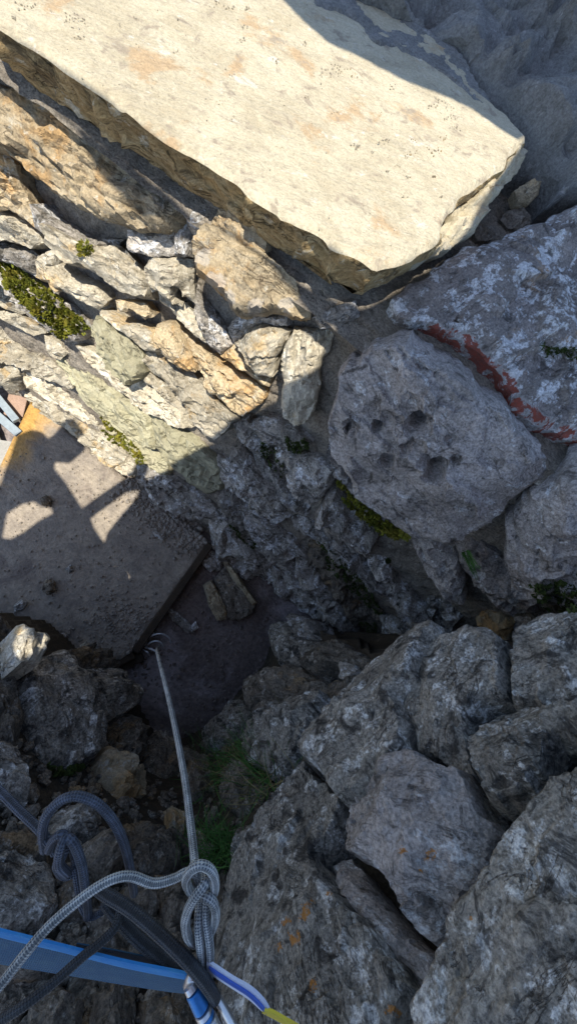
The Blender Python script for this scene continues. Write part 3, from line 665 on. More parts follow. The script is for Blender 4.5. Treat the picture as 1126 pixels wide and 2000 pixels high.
def fit_plane(poly, lift=0.0):
    p = np.array(poly, float); c = p.mean(0)
    q = np.vstack([p, c+(p-c)*0.5, [c]]); d = depth(q[:, 0], q[:, 1])
    W = np.array([ray(a, b) for a, b in q])*d[:, None]
    m = W.mean(0); u, s, vt = np.linalg.svd(W-m); n = vt[2]
    if n.dot(-m) < 0: n = -n
    vd = -m/np.linalg.norm(m)
    if n.dot(vd) < 0.45: n = n+vd*(0.6-n.dot(vd)); n /= np.linalg.norm(n)
    return Plane(m+n*lift, n)
def KS(parent, poly, mat, lift=0.03, back=0.14, **kw):
    return stone(parent, poly, fit_plane(beyond(poly), lift), mat, back=back, **kw)
D_ = 'dark'; Bn = 'brown'
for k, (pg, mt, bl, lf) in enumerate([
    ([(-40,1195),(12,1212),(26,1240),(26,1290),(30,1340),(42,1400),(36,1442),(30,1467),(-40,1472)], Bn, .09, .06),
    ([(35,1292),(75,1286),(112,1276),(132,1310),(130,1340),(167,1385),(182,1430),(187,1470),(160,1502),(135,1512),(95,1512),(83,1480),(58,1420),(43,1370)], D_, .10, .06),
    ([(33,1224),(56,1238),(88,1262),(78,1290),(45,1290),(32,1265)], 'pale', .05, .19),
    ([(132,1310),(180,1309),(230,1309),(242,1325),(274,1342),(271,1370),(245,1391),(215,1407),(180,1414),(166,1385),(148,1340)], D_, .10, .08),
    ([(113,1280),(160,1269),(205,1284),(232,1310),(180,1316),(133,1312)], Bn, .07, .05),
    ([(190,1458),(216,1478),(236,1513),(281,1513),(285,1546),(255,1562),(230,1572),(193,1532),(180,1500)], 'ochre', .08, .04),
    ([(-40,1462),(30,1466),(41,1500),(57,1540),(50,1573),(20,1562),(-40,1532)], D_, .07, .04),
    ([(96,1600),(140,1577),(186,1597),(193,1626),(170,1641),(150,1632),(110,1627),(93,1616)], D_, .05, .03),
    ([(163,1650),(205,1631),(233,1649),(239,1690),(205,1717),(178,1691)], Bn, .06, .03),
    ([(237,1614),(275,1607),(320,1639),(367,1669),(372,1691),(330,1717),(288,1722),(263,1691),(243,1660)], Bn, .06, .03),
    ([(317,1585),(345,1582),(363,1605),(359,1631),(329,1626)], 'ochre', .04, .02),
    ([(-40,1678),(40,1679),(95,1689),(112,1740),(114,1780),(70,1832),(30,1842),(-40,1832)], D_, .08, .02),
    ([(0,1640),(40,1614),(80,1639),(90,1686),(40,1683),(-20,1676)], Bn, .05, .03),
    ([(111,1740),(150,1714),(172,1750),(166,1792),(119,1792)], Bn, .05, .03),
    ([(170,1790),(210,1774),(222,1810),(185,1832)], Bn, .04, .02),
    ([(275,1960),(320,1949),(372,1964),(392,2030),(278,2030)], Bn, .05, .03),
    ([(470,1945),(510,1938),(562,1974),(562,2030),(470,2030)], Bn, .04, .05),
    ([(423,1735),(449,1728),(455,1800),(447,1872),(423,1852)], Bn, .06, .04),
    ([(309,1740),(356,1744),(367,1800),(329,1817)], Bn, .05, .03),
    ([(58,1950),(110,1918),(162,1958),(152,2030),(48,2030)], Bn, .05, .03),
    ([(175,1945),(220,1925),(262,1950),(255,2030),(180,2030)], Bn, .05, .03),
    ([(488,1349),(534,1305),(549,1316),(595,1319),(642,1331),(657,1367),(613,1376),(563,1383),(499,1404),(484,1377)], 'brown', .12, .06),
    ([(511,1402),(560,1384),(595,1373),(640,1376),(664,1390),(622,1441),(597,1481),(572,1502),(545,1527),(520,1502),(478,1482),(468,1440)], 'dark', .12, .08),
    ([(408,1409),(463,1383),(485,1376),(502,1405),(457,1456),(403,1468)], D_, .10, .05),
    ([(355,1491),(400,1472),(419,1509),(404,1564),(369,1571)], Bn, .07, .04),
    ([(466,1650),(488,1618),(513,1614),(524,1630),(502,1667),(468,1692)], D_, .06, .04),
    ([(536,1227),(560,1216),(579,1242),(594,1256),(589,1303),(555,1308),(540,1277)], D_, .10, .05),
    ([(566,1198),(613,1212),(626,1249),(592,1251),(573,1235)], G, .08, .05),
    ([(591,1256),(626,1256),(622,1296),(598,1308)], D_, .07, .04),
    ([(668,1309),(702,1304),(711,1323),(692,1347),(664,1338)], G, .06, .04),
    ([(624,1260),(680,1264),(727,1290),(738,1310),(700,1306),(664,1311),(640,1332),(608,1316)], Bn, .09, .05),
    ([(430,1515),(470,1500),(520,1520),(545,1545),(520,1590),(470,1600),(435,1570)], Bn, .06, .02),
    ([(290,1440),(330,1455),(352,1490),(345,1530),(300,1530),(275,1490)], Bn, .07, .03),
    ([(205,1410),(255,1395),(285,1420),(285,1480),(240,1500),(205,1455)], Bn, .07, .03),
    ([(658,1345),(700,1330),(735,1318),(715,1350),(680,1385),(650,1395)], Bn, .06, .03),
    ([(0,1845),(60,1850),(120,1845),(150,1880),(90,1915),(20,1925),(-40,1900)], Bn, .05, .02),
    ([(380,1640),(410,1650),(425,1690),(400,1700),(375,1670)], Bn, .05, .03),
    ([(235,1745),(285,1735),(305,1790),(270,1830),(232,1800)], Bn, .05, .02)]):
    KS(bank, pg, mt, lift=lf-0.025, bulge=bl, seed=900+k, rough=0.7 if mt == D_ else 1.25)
    if k == 2: LIT = BUILT[-1][1]
lich = spots([(x, y, r*0.8) for x, y, r in [(655,1640,10),(785,1660,18),(840,1668,22),(820,1700,9),(600,1768,24),(575,1830,26),(640,1745,12),(610,1925,22),(768,1970,24),(560,1800,16),(920,1795,10),(590,1790,18),(545,1850,16),(985,1600,6)]], 0)
B = bwall
KS(B, [(743,1322),(790,1276),(838,1241),(872,1230),(862,1260),(846,1300),(838,1340),(802,1385),(808,1430),(800,1470),(762,1511),(702,1561),(680,1571),(650,1531),(613,1491),(640,1450),(690,1390)], D_, bulge=.10, lift=.05, facets=3, flat=0.5, seed=11, aniso=4, rough=0.5, stain=spots([(770,1355,9)], 0), back=.25)
KS(B, [(846,1300),(876,1264),(930,1238),(992,1254),(1002,1300),(1002,1350),(1012,1386),(960,1396),(940,1430),(931,1480),(946,1530),(930,1542),(890,1517),(850,1492),(830,1482),(803,1451),(809,1400),(836,1350)], D_, bulge=.09, lift=.035, facets=3, flat=0.4, seed=12, rough=0.5, back=.25)
KS(B, [(1002,1258),(1050,1224),(1170,1190),(1170,1402),(1100,1397),(1060,1392),(1012,1386),(1002,1340)], D_, bulge=.09, lift=.03, facets=4, seed=13, rough=0.5, back=.25)
KS(B, [(940,1414),(975,1389),(1035,1382),(1075,1397),(1126,1404),(1170,1408),(1170,1482),(1110,1482),(1082,1530),(1062,1571),(1020,1592),(994,1592),(964,1571),(944,1531),(931,1470)], D_, bulge=.10, lift=.055, facets=3, seed=14, rough=0.5, back=.25)
KS(B, [(688,1585),(700,1560),(740,1524),(790,1484),(830,1482),(870,1499),(916,1519),(936,1560),(962,1610),(992,1640),(972,1680),(932,1750),(916,1790),(892,1842),(870,1863),(838,1832),(798,1762),(768,1717),(718,1692),(698,1661),(683,1630)], 'bould', bulge=.12, lift=.06, facets=3, seed=15, rough=0.5, back=.25, stain=lich)
KS(B, [(598,1500),(650,1540),(687,1580),(684,1630),(650,1692),(670,1742),(720,1802),(760,1852),(822,1932),(822,2060),(515,2060),(448,1900),(443,1830),(458,1750),(478,1690),(518,1610),(560,1550)], D_, bulge=.10, lift=.045, facets=3, flat=0.4, seed=16, aniso=2.5, rough=0.5, back=.3, stain=lich)
KS(B, [(653,1690),(680,1678),(702,1700),(732,1740),(772,1790),(822,1841),(867,1881),(867,1912),(840,1948),(808,1931),(758,1860),(708,1790),(668,1730)], 'bould', bulge=.06, lift=.04, facets=5, seed=17, rough=0.5, back=.22)
KS(B, [(1170,1455),(1092,1530),(1042,1600),(992,1651),(962,1720),(922,1771),(905,1812),(880,1852),(865,1902),(850,1947),(815,2060),(1170,2060)], D_, bulge=.10, lift=.10, facets=2, flat=0.5, seed=18, aniso=1.0, rough=0.5, back=.35, stain=lich)
KS(B, [(682,1568),(704,1553),(716,1560),(700,1584),(686,1588)], 'bould', bulge=.02, lift=.05, seed=19)
KS(B, [(905,1530),(935,1545),(985,1590),(998,1640),(975,1640),(945,1590)], D_, bulge=.03, lift=.03, seed=20)

# ================================================================== added sheet overhead, out of view, its edge shaped to shade the scene
ZC = 3.6
def on_slab(x, y): return PS.hit(x, y)
def on_wall(x, y): return PA.off(0.035).hit(x, y)
def on_gnd(x, y): return at_z(x, y, GZ+0.09)
def on_bank(x, y): return at_d(x, y, float(depth(x, y)[0])-0.08)
def to_caster(P):
    t = (ZC-P[2])/S[2]; q = P+S*t; return np.array([q[0], q[1]])
edge_path = [to_caster(on_slab(*p)) for p in [(470,-90),(540,0),(590,52),(640,95),(700,122),(780,165),(860,196),(910,217),(958,252),(1004,281)]]
edge_path += [to_caster(at_z(x, y, ZT-0.03)) for x, y in [(1000,300),(974,342),(936,395),(914,448),(880,476)]]
edge_path += [to_caster(on_slab(*p)) for p in [(868,462),(838,492)]]
Ec = np.array([to_caster(PS.hit(*p)+np.array([0, 0.0, -0.012])) for p in [(772,524),(735,533),(682,503),(600,455),(520,420),(450,370),(370,320),(290,254),(200,184),(128,138),(65,95),(0,60),(-60,22)]])
edge_path += list(Ec)
Wc = [to_caster(PA.off(0.05).hit(*p)) for p in [(-60,140),(0,168),(60,200),(110,230),(155,264),(172,300),(195,345),(240,400),(287,447),(330,445),(372,440),(400,448),(467,490),(513,526),(580,561),(606,612),(622,630)]]
ox = np.argsort(Ec[:, 0])
edge_path += [np.array([q[0], min(q[1], np.interp(q[0], Ec[ox, 0], Ec[ox, 1])-0.006)]) for q in Wc]
edge_path += [to_caster(on_wall(*p)) for p in [(655,640),(640,690),(600,730),(517,777),(456,815),(418,857),(397,866),(345,905),(290,938),(288,905),(264,905),(262,922)]]
edge_path += [to_caster(on_gnd(*p)) for p in [(240,936),(200,963),(160,992),(130,945),(106,915),(108,903),(135,905),(150,893),(167,878),(166,862)]]
edge_path += [to_caster(on_wall(*p)) for p in [(162,850),(152,832),(132,812)]]
edge_path += [to_caster(on_gnd(*p)) for p in [(118,832),(103,850),(94,856),(82,843),(60,839),(33,850),(22,880),(0,945),(-40,1010)]]
end = edge_path[-1]; start = edge_path[0]
outer = edge_path+[np.array([end[0]-0.1, -3.6]), np.array([0.5, -3.9]), np.array([3.3, -3.7]), np.array([3.5, 0.0]), np.array([3.4, start[1]+1.7]), np.array([start[0]+0.7, start[1]+1.6])]
holes = [[to_caster(on_gnd(*p)) for p in [(272,958),(247,962),(218,983),(177,1013),(185,1032),(203,1060),(209,1040),(240,1002),(268,970)]],
         [to_caster(on_gnd(*p)) for p in [(5,1050),(14,1003),(40,986),(65,980),(80,990),(100,993),(102,1003),(75,1017),(45,1040),(20,1053)]],
         [to_caster(on_bank(*p)) for p in [(36,1228),(60,1243),(84,1266),(72,1288),(45,1290),(35,1268)]],
         [to_caster(on_bank(*p)) for p in [(34,1294),(44,1300),(40,1318),(35,1312)]],
         [to_caster(on_bank(*p)) for p in [(22,1322),(28,1326),(18,1345),(13,1352)]]]
lq = np.array([to_caster(p) for p in LIT]); l0, l1 = lq.min(0), lq.max(0); lm = (l0+l1)/2
holes = holes[:2]+[[np.array([lm[0]+(l1[0]-l0[0])*0.34*math.cos(a)*(1+0.2*math.sin(3*a)), lm[1]+(l1[1]-l0[1])*0.36*math.sin(a)*(1+0.15*math.cos(2*a))]) for a in np.linspace(0, 2*math.pi, 13)[:-1]]]
def caster():
    loops = [resample(outer, 0.07)]+[resample(h, 0.05) for h in holes]
    pts = []; faces = []
    for L in loops:
        faces.append(list(range(len(pts), len(pts)+len(L)))); pts += [Vector(p) for p in L]
    lo = np.min(outer, 0); hi = np.max(outer, 0)
    res = geometry.delaunay_2d_cdt(pts, [], faces, 0, 1e-6)
    V = np.array([tuple(p) for p in res[0]]); tri = np.array([tuple(f) for f in res[2]])
    c = V[tri].mean(1); ok = inside(c, loops[0])
    for L in loops[1:]: ok &= ~inside(c, L)
    tri = tri[ok]
    n = len(V)
    front = np.c_[V, np.full(n, ZC)]; back = front+S*0.06
    W = np.vstack([front, back]); f = [tuple(t) for t in tri]+[tuple(t[::-1]+n) for t in tri]
    cnt = {}
    for t in tri:
        for a, b in ((t[0], t[1]), (t[1], t[2]), (t[2], t[0])): cnt[(min(a, b), max(a, b))] = cnt.get((min(a, b), max(a, b)), 0)+1
    f += [(a, b, b+n, a+n) for (a, b), k in cnt.items() if k == 1]
    t = thing('scaffold_deck', (3.0, -3.4, GZ), 'scaffold working deck on steel posts above the viewer, seen only by its shadow', 'scaffold')
    add_mesh('deck', W, f, M['deckwood'], t, smooth=False)
    for (x, y) in ((3.2, -3.5), (3.2, 0.6), (0.9, -3.7), (2.0, 1.55)):  # added supports for the blocking sheet, also out of view
        a = np.linspace(0, 2*math.pi, 13)[:-1]; z0 = GZ if y < 1 else -0.8
        P = np.vstack([np.c_[x+0.024*np.cos(a), y+0.024*np.sin(a), np.full(12, z)] for z in (z0, ZC)])
        add_mesh('post', P, [(i, (i+1) % 12, (i+1) % 12+12, i+12) for i in range(12)]+[tuple(range(12))[::-1], tuple(range(12, 24))], M['steel'], t)
M['deckwood'] = plain_mat('weathered_deck_wood', (0.25, 0.19, 0.12), (0.18, 0.13, 0.08), 4, 0.8)
M['steel'] = plain_mat('galvanised_steel', (0.42, 0.43, 0.44), (0.34, 0.35, 0.36), 9, 0.45, 0.0, 0.2, metal=0.8)
caster()

# ================================================================== things on the ground
def tube(path, r, sides=12, closed=False, taper=None):
    P = np.asarray(path, float); n = len(P)
    T = np.roll(P, -1, 0)-np.roll(P, 1, 0)
    if not closed: T[0] = P[1]-P[0]; T[-1] = P[-1]-P[-2]
    T /= np.linalg.norm(T, axis=1)[:, None]+1e-12
    ref = np.array([0.3, 0.2, 0.93]); N = np.zeros_like(P); v = ref-ref.dot(T[0])*T[0]; v /= np.linalg.norm(v)
    for i in range(n):
        v = v-v.dot(T[i])*T[i]; v /= np.linalg.norm(v)+1e-12; N[i] = v
    Bv = np.cross(T, N); a = np.linspace(0, 2*math.pi, sides+1)[:-1]
    rad = np.full(n, r) if np.isscalar(r) else np.asarray(r)
    V = (P[:, None, :]+rad[:, None, None]*(np.cos(a)[None, :, None]*N[:, None, :]+np.sin(a)[None, :, None]*Bv[:, None, :])).reshape(-1, 3)
    L = np.r_[0, np.cumsum(np.linalg.norm(np.diff(P, axis=0), axis=1))]
    RC = np.stack([np.repeat(L, sides), np.tile(a, n), np.zeros(n*sides)], 1)
    f = []
    for i in range(n if closed else n-1):
        j = (i+1) % n
        for k in range(sides):
            k2 = (k+1) % sides; f.append((i*sides+k, i*sides+k2, j*sides+k2, j*sides+k))
    if not closed: f += [tuple(range(sides))[::-1], tuple(range((n-1)*sides, n*sides))]
    return V, f, RC
def spline(P, step):
    P = np.asarray(P, float); Q = np.vstack([2*P[0]-P[1], P, 2*P[-1]-P[-2]]); out = []
    for i in range(1, len(Q)-2):
        k = max(2, int(np.linalg.norm(Q[i+1]-Q[i])/step))
        for j in range(k):
            t = j/k
            out.append(0.5*(2*Q[i]+(Q[i+1]-Q[i-1])*t+(2*Q[i-1]-5*Q[i]+4*Q[i+1]-Q[i+2])*t*t+(3*Q[i]-Q[i-1]-3*Q[i+1]+Q[i+2])*t**3))
    out.append(P[-1]); return np.array(out)
def box_between(a, b, wid, thick, up=(0, 0, 1)):
    a, b, up = np.array(a, float), np.array(b, float), np.array(up, float)
    t = (b-a)/np.linalg.norm(b-a); s = np.cross(t, up); s /= np.linalg.norm(s); u = np.cross(s, t)
    V = [p+s*x*wid/2+u*y*thick/2 for p in (a, b) for x, y in ((-1, -1), (1, -1), (1, 1), (-1, 1))]
    return np.array(V), [(0, 1, 2, 3), (7, 6, 5, 4), (0, 4, 5, 1), (1, 5, 6, 2), (2, 6, 7, 3), (3, 7, 4, 0)]

# --- plywood board lying against the foot of the wall
ZB = GZ+0.085
def wood_board_mat():
    m, nt, bs = new_mat('dusty_plywood'); b = NB(nt)
    tc = b.n('ShaderNodeTexCoord'); vec = tc.outputs['Object']
    gr = b.noise(b.scalev(vec, (2.0, 30.0, 10.0)), 1.0, 6, 0.6, 0.4); nl = b.noise(vec, 1.7, 9, 0.62, 0.6); nf = b.noise(vec, 40, 6, 0.7); nm = b.noise(vec, 9, 8, 0.65, 0.3)
    col = b.mix(b.ramp(gr, 0.35, 0.65), (0.52, 0.31, 0.09), (0.44, 0.25, 0.07))
    sp = b.n('ShaderNodeSeparateXYZ'); b.link(vec, sp.inputs[0])
    dx = b.ramp(sp.outputs[0], -1.42, -1.12, False)                # swept clean towards the far corner
    du = b.math('ADD', b.math('MULTIPLY', nl, 0.9), b.math('MULTIPLY', dx, 0.75))
    du = b.math('ADD', du, b.math('MULTIPLY', b.math('SUBTRACT', nm, 0.5), 0.5))
    dust = b.mix(b.ramp(nm, 0.3, 0.7), (0.345, 0.295, 0.235), (0.22, 0.19, 0.16))
    dust = b.mix(b.ramp(b.noise(vec, 3.0, 8, 0.65, 0.8), 0.55, 0.68), dust, (0.17, 0.14, 0.12))
    col = b.mix(b.ramp(du, 0.60, 1.05), col, dust)
    f = b.math('ADD', b.math('MULTIPLY', b.ramp(nf, 0.2, 0.8), 0.6), 0.7); g = b.n('ShaderNodeCombineColor')
    for i in range(3): b.link(f, g.inputs[i])
    b.link(b.mix(1.0, col, g.outputs[0], 'MULTIPLY'), bs.inputs['Base Color']); bs.inputs['Roughness'].default_value = 0.9
    bp = b.n('ShaderNodeBump'); bp.inputs['Distance'].default_value = 0.012; h = b.math('ADD', nf, b.math('MULTIPLY', nm, 0.8)); b.link(h, bp.inputs['Height']); b.link(bp.outputs[0], bs.inputs['Normal'])
    return m
M['ply'] = wood_board_mat()
M['batten'] = plain_mat('dark_timber', (0.055, 0.038, 0.024), (0.035, 0.025, 0.017), 9, 0.85, 0.004)
bp_px = [(62,781),(404,1066),(262,1270),(235,1288),(-60,1300),(-80,1080)]
bc = np.array([at_z(x, y, ZB) for x, y in bp_px])
bo = bc.mean(0)
board = thing('plywood_board', (bo[0], bo[1], GZ), 'dusty plywood board with a bare yellow corner at the foot of the wall', 'board')
def board_mesh():
    q = resample([p[:2] for p in bc], 0.05); V, Fc, ring = fill(q, 0.035, np.random.RandomState(1)); n = len(V)
    z = ZB+0.006*fbm(np.c_[V*5, np.zeros(n)], 3, 15)+0.004*np.clip(fbm(np.c_[V*22, np.zeros(n)], 3, 16), 0, 1)
    z[ring] = ZB
    W = np.c_[V, z]; low = W[ring].copy(); low[:, 2] = ZB-0.021
    m = len(ring); f = list(Fc)+[(ring[i], ring[(i+1) % m], n+(i+1) % m, n+i) for i in range(m)]+[tuple(range(n, n+m))[::-1]]
    add_mesh('sheet', np.vstack([W, low]), f, M['ply'], board, origin=at_z(404, 1066, ZB))
board_mesh()
def lay(px0, px1, z, wid, th, name, mat, parent=None, ext=0.0):
    a, b = at_z(*px0, z), at_z(*px1, z); d = b-a; b = b+d*ext
    V, f = box_between(a, b, wid, th); o = add_mesh(name, V, f, M[mat], parent, smooth=False)
    bv = o.modifiers.new('soft', 'BEVEL'); bv.width = min(wid, th)*0.12; bv.segments = 2
    return o
lay((410,1064), (264,1272), ZB-0.020, 0.050, 0.075, 'batten', 'batten', board)
lay((262,1276), (215,1300), ZB-0.040, 0.06, 0.07, 'batten', 'batten', board)
o = lay((220,1308), (280,1282), GZ+0.02, 0.05, 0.05, 'timber_offcut', 'batten'); tag(o, 'short dark timber offcut below the corner of the board', 'timber')

# --- gear at the left edge: planks and steel
M['plank'] = plain_mat('grey_weathered_plank', (0.34, 0.33, 0.30), (0.27, 0.26, 0.24), 5, 0.85, 0.003, 0.4)
M['bluesteel'] = plain_mat('pale_blue_painted_steel', (0.28, 0.33, 0.36), (0.22, 0.26, 0.29), 6, 0.5, 0.0, 0.3)
M['brick'] = plain_mat('terracotta', (0.40, 0.28, 0.22), (0.32, 0.22, 0.17), 9, 0.9, 0.006, 0.5)
tag(lay((-30,745), (33,822), GZ+0.11, 0.045, 0.03, 'steel_bar', 'bluesteel'), 'pale blue painted steel bar beside the plywood corner', 'steel bar')
tag(lay((-30,790), (38,848), GZ+0.09, 0.05, 0.03, 'steel_bar', 'bluesteel'), 'grey blue steel bar touching the left edge of the board', 'steel bar', None)
tag(lay((-40,830), (22,985), GZ+0.03, 0.12, 0.03, 'plank', 'plank'), 'weathered grey plank lying left of the board', 'plank')
tag(lay((14,862), (-10,960), GZ+0.07, 0.07, 0.025, 'plank', 'plank'), 'short pale plank end resting across the grey plank', 'plank')
tag(lay((-30,800), (8,905), GZ+0.03, 0.06, 0.03, 'plank', 'plank'), 'narrow plank at the left edge under the steel bar', 'plank')
tag(lay((38,775), (28,815), GZ+0.05, 0.11, 0.04, 'brick', 'brick'), 'broken reddish brick beside the blue steel bar', 'brick')

def loose(px, poly_r, z, mat, h, label, name='loose_stone', cat='stone', seed=0, group=None, poly=None, nrm=(0, 0, 1), rough=1.0):
    rs = np.random.RandomState(seed)
    if poly is None: poly = [(px[0]+poly_r*math.cos(a)*rs.uniform(.75, 1.2), px[1]+poly_r*math.sin(a)*rs.uniform(.75, 1.2)) for a in np.linspace(0, 2*math.pi, 8)[:-1]]
    o = stone(None, poly, Plane(at_z(px[0], px[1], z+h*0.5), nrm), mat, bulge=h*0.5, back=h*0.5, seed=seed+1, name=name, facets=4, step_px=3, rings=2, rough=rough)
    tag(o, label, cat, group)
    return o
ZG = GZ
loose((418,1172), 0, ZG, 'ochre', 0.10, 'pale ochre block of layered stone on the earth by the wall foot', poly=[(398,1142),(412,1134),(428,1160),(441,1192),(440,1207),(425,1211),(408,1182)], seed=3)
loose((465,1160), 0, ZG, 'brown', 0.08, 'dark brown slab of stone beside the ochre block', poly=[(420,1130),(440,1110),(462,1120),(498,1180),(490,1200),(465,1210),(444,1206),(432,1165)], seed=4, rough=0.5)
loose((452,1128), 0, ZG, 'ochre', 0.12, 'long thin ochre sliver leaning on the wall foot', poly=[(436,1096),(444,1098),(475,1140),(500,1178),(494,1182),(462,1142)], seed=6)
loose((395,1100), 0, ZG, 'grey', 0.06, 'flat purple grey stone at the end of the dark batten', poly=[(388,1092),(408,1074),(432,1090),(430,1112),(412,1116)], seed=7)
loose((355,1225), 0, ZG, 'grey', 0.04, 'long pale flake of stone right of the batten', poly=[(322,1186),(335,1188),(372,1222),(378,1235),(366,1234),(340,1212)], seed=8)
loose((382,1222), 0, ZG, 'grey', 0.03, 'small pale curved stone on the earth near the wire loops', poly=[(372,1225),(382,1215),(386,1226),(376,1234)], seed=9)
loose((165,1266), 0, ZB, 'pale', 0.04, 'small bright bluish chip at the near edge of the board', poly=[(157,1262),(168,1254),(175,1262),(160,1275)], seed=10)
loose((40,1182), 0, ZB, 'grey', 0.04, 'flat grey stone lying alone near the left of the board', poly=[(27,1185),(42,1172),(52,1176),(44,1188),(30,1192)], seed=12)
loose((95,1145), 0, ZB, 'brown', 0.05, 'dark clod of earth in the middle of the board', poly=[(82,1150),(92,1132),(104,1135),(108,1152),(92,1160)], seed=13)
loose((136,1112), 0, ZB, 'grey', 0.03, 'pale pebble right of the dark clod on the board', poly=[(130,1110),(137,1105),(142,1112),(135,1118)], seed=14)
loose((120,1242), 0, ZB, 'grey', 0.03, 'grey flake near the front of the board', poly=[(114,1245),(124,1237),(131,1240),(120,1248)], seed=15)
loose((90,978), 0, ZB, 'brown', 0.04, 'dark clod beside the sunlit patch on the board', poly=[(80,975),(90,968),(100,975),(98,988),(84,985)], seed=16)
loose((312,1052), 0, ZB, 'grey', 0.03, 'pale sliver among the gravel beside the wall on the board', poly=[(298,1038),(306,1040),(322,1050),(318,1054),(304,1046)], seed=17)
loose((150,772), 0, ZB, 'ochre', 0.05, 'ochre chip wedged between the board corner and the wall', poly=[(62,772),(74,775),(84,795),(76,797),(66,786)], seed=18)

# --- gravel and grit
def pebbles(name, places, mat, label, cat, seed=0, parent=None):
    rs = np.random.RandomState(seed); VV = []; FF = []; LL = []; n = 0
    bm = bmesh.new(); bmesh.ops.create_icosphere(bm, subdivisions=1, radius=1.0)
    base = np.array([v.co[:] for v in bm.verts]); bf = [tuple(v.index for v in q.verts) for q in bm.faces]; bm.free()
    for (p, r) in places:
        q = base*(1+rs.uniform(-.28, .28, (len(base), 1)))*rs.uniform(.55, 1.1, 3)
        a = rs.uniform(0, 6.28, 3)
        Rz = np.array(Matrix.Rotation(a[0], 3, 'X') @ Matrix.Rotation(a[1], 3, 'Z'))
        q = (q @ Rz.T)*r+np.asarray(p); VV.append(q); LL.append(q); FF += [tuple(i+n for i in t) for t in bf]; n += len(base)
    o = add_mesh(name, np.vstack(VV), FF, M[mat], parent, {'lc': ('FLOAT_VECTOR', np.vstack(LL))}, smooth=False, fix=False)
    tag(o, label if parent is None else None, cat if parent is None else None, kind='stuff'); return o
rs = np.random.RandomState(8); pl = []
for _ in range(900):
    t = rs.uniform(0, 1); e = abs(rs.normal(0, 24)); bx_, by_ = 262+t*140, 930+t*130
    x, y = bx_-e*0.75+rs.normal(0, 5), by_+e*0.7+rs.normal(0, 5)
    pl.append((at_z(x, y, ZB+0.006), rs.uniform(.004, .013)*rs.choice([1, 1, 1, 1.8])))
for _ in range(520):
    x, y = rs.uniform(-10, 380), rs.uniform(880, 1280)
    if inside(np.array([[x, y]]), np.array(bp_px, float))[0]: pl.append((at_z(x, y, ZB+0.006), rs.uniform(.003, .009)*rs.choice([1, 1, 1, 1, 1.5])))
for _ in range(250):
    x, y = rs.normal(240, 45), rs.normal(1215, 28)
    if inside(np.array([[x, y]]), np.array(bp_px, float))[0]: pl.append((at_z(x, y, ZB+0.006), rs.uniform(.004, .013)))
M['grit'] = plain_mat('grey_grit', (0.30, 0.265, 0.225), (0.20, 0.175, 0.15), 12, 0.95, 0.0, 0.4)
pebbles('gravel', pl, 'grit', 'fine grey gravel and grit scattered over the plywood board', 'gravel', 5)
pl = []
for _ in range(600):
    x, y = rs.uniform(230, 560), rs.uniform(1080, 1440); pl.append((at_z(x, y, GZ-0.01), rs.uniform(.004, .016)))
M['grit_d'] = plain_mat('brown_grit', (0.20, 0.165, 0.145), (0.14, 0.115, 0.10), 12, 0.95, 0.0, 0.4)
pebbles('gravel', pl, 'grit_d', 'loose brown grit on the bare earth beside the board', 'gravel', 6)
pl = []
for _ in range(2600):
    x, y = rs.uniform(-20, 760), rs.uniform(1200, 2010)
    lim = np.array([(-20,1290),(60,1310),(200,1330),(270,1420),(350,1460),(430,1440),(520,1400),(600,1260),(740,1310),(640,1480),(520,1610),(450,1830),(470,2010),(-20,2010)], float)
    if inside(np.array([[x, y]]), lim)[0]:
        d = float(depth(x, y)[0]); pl.append((at_d(x, y, d+0.01), rs.uniform(.004, .02)*rs.choice([1, 1, 1, 1.7])))
pebbles('rubble_chips', pl, 'brown', None, None, 7, bank)
# mortar crumbs left on the coping slab
pl = []
for (x, y, n, s) in [(48,14,8,8),(30,36,5,4),(150,40,26,12),(157,75,8,5),(420,4,10,8),(450,14,8,5),(483,16,6,3),(230,48,3,3),(265,36,4,3),(475,53,6,4),(470,80,7,5),(430,200,4,4),(450,145,3,4),(450,235,8,8),(595,85,6,3),(635,140,22,14),(660,135,14,10),(690,145,10,8),(765,170,8,5),(693,287,12,6),(752,275,14,6),(727,298,5,3),(652,220,4,3),(728,262,4,4),(810,275,6,4),(800,300,10,6),(860,205,30,14),(880,230,12,6),(885,250,10,5),(862,270,10,5),(853,295,14,6),(773,325,7,4),(758,335,3,2),(785,380,6,5),(798,345,4,3),(845,345,4,3),(860,385,4,3),(905,440,3,2),(540,120,5,5),(345,100,4,4),(600,190,5,5)]:
    for _ in range(n): pl.append((PS.off(0.014).hit(x+rs.normal(0, s), y+rs.normal(0, s*.6)), rs.uniform(.0010, .0034)))
for _ in range(160):
    x, y = rs.uniform(0, 900), rs.uniform(0, 480)
    if inside(np.array([[x, y]]), np.array(slab_poly, float))[0]: pl.append((PS.off(0.014).hit(x, y), rs.uniform(.0008, .0022)))
pebbles('mortar_crumbs', pl, 'pale', 'small crumbs of mortar scattered on the cream coping slab', 'mortar crumbs', 9)

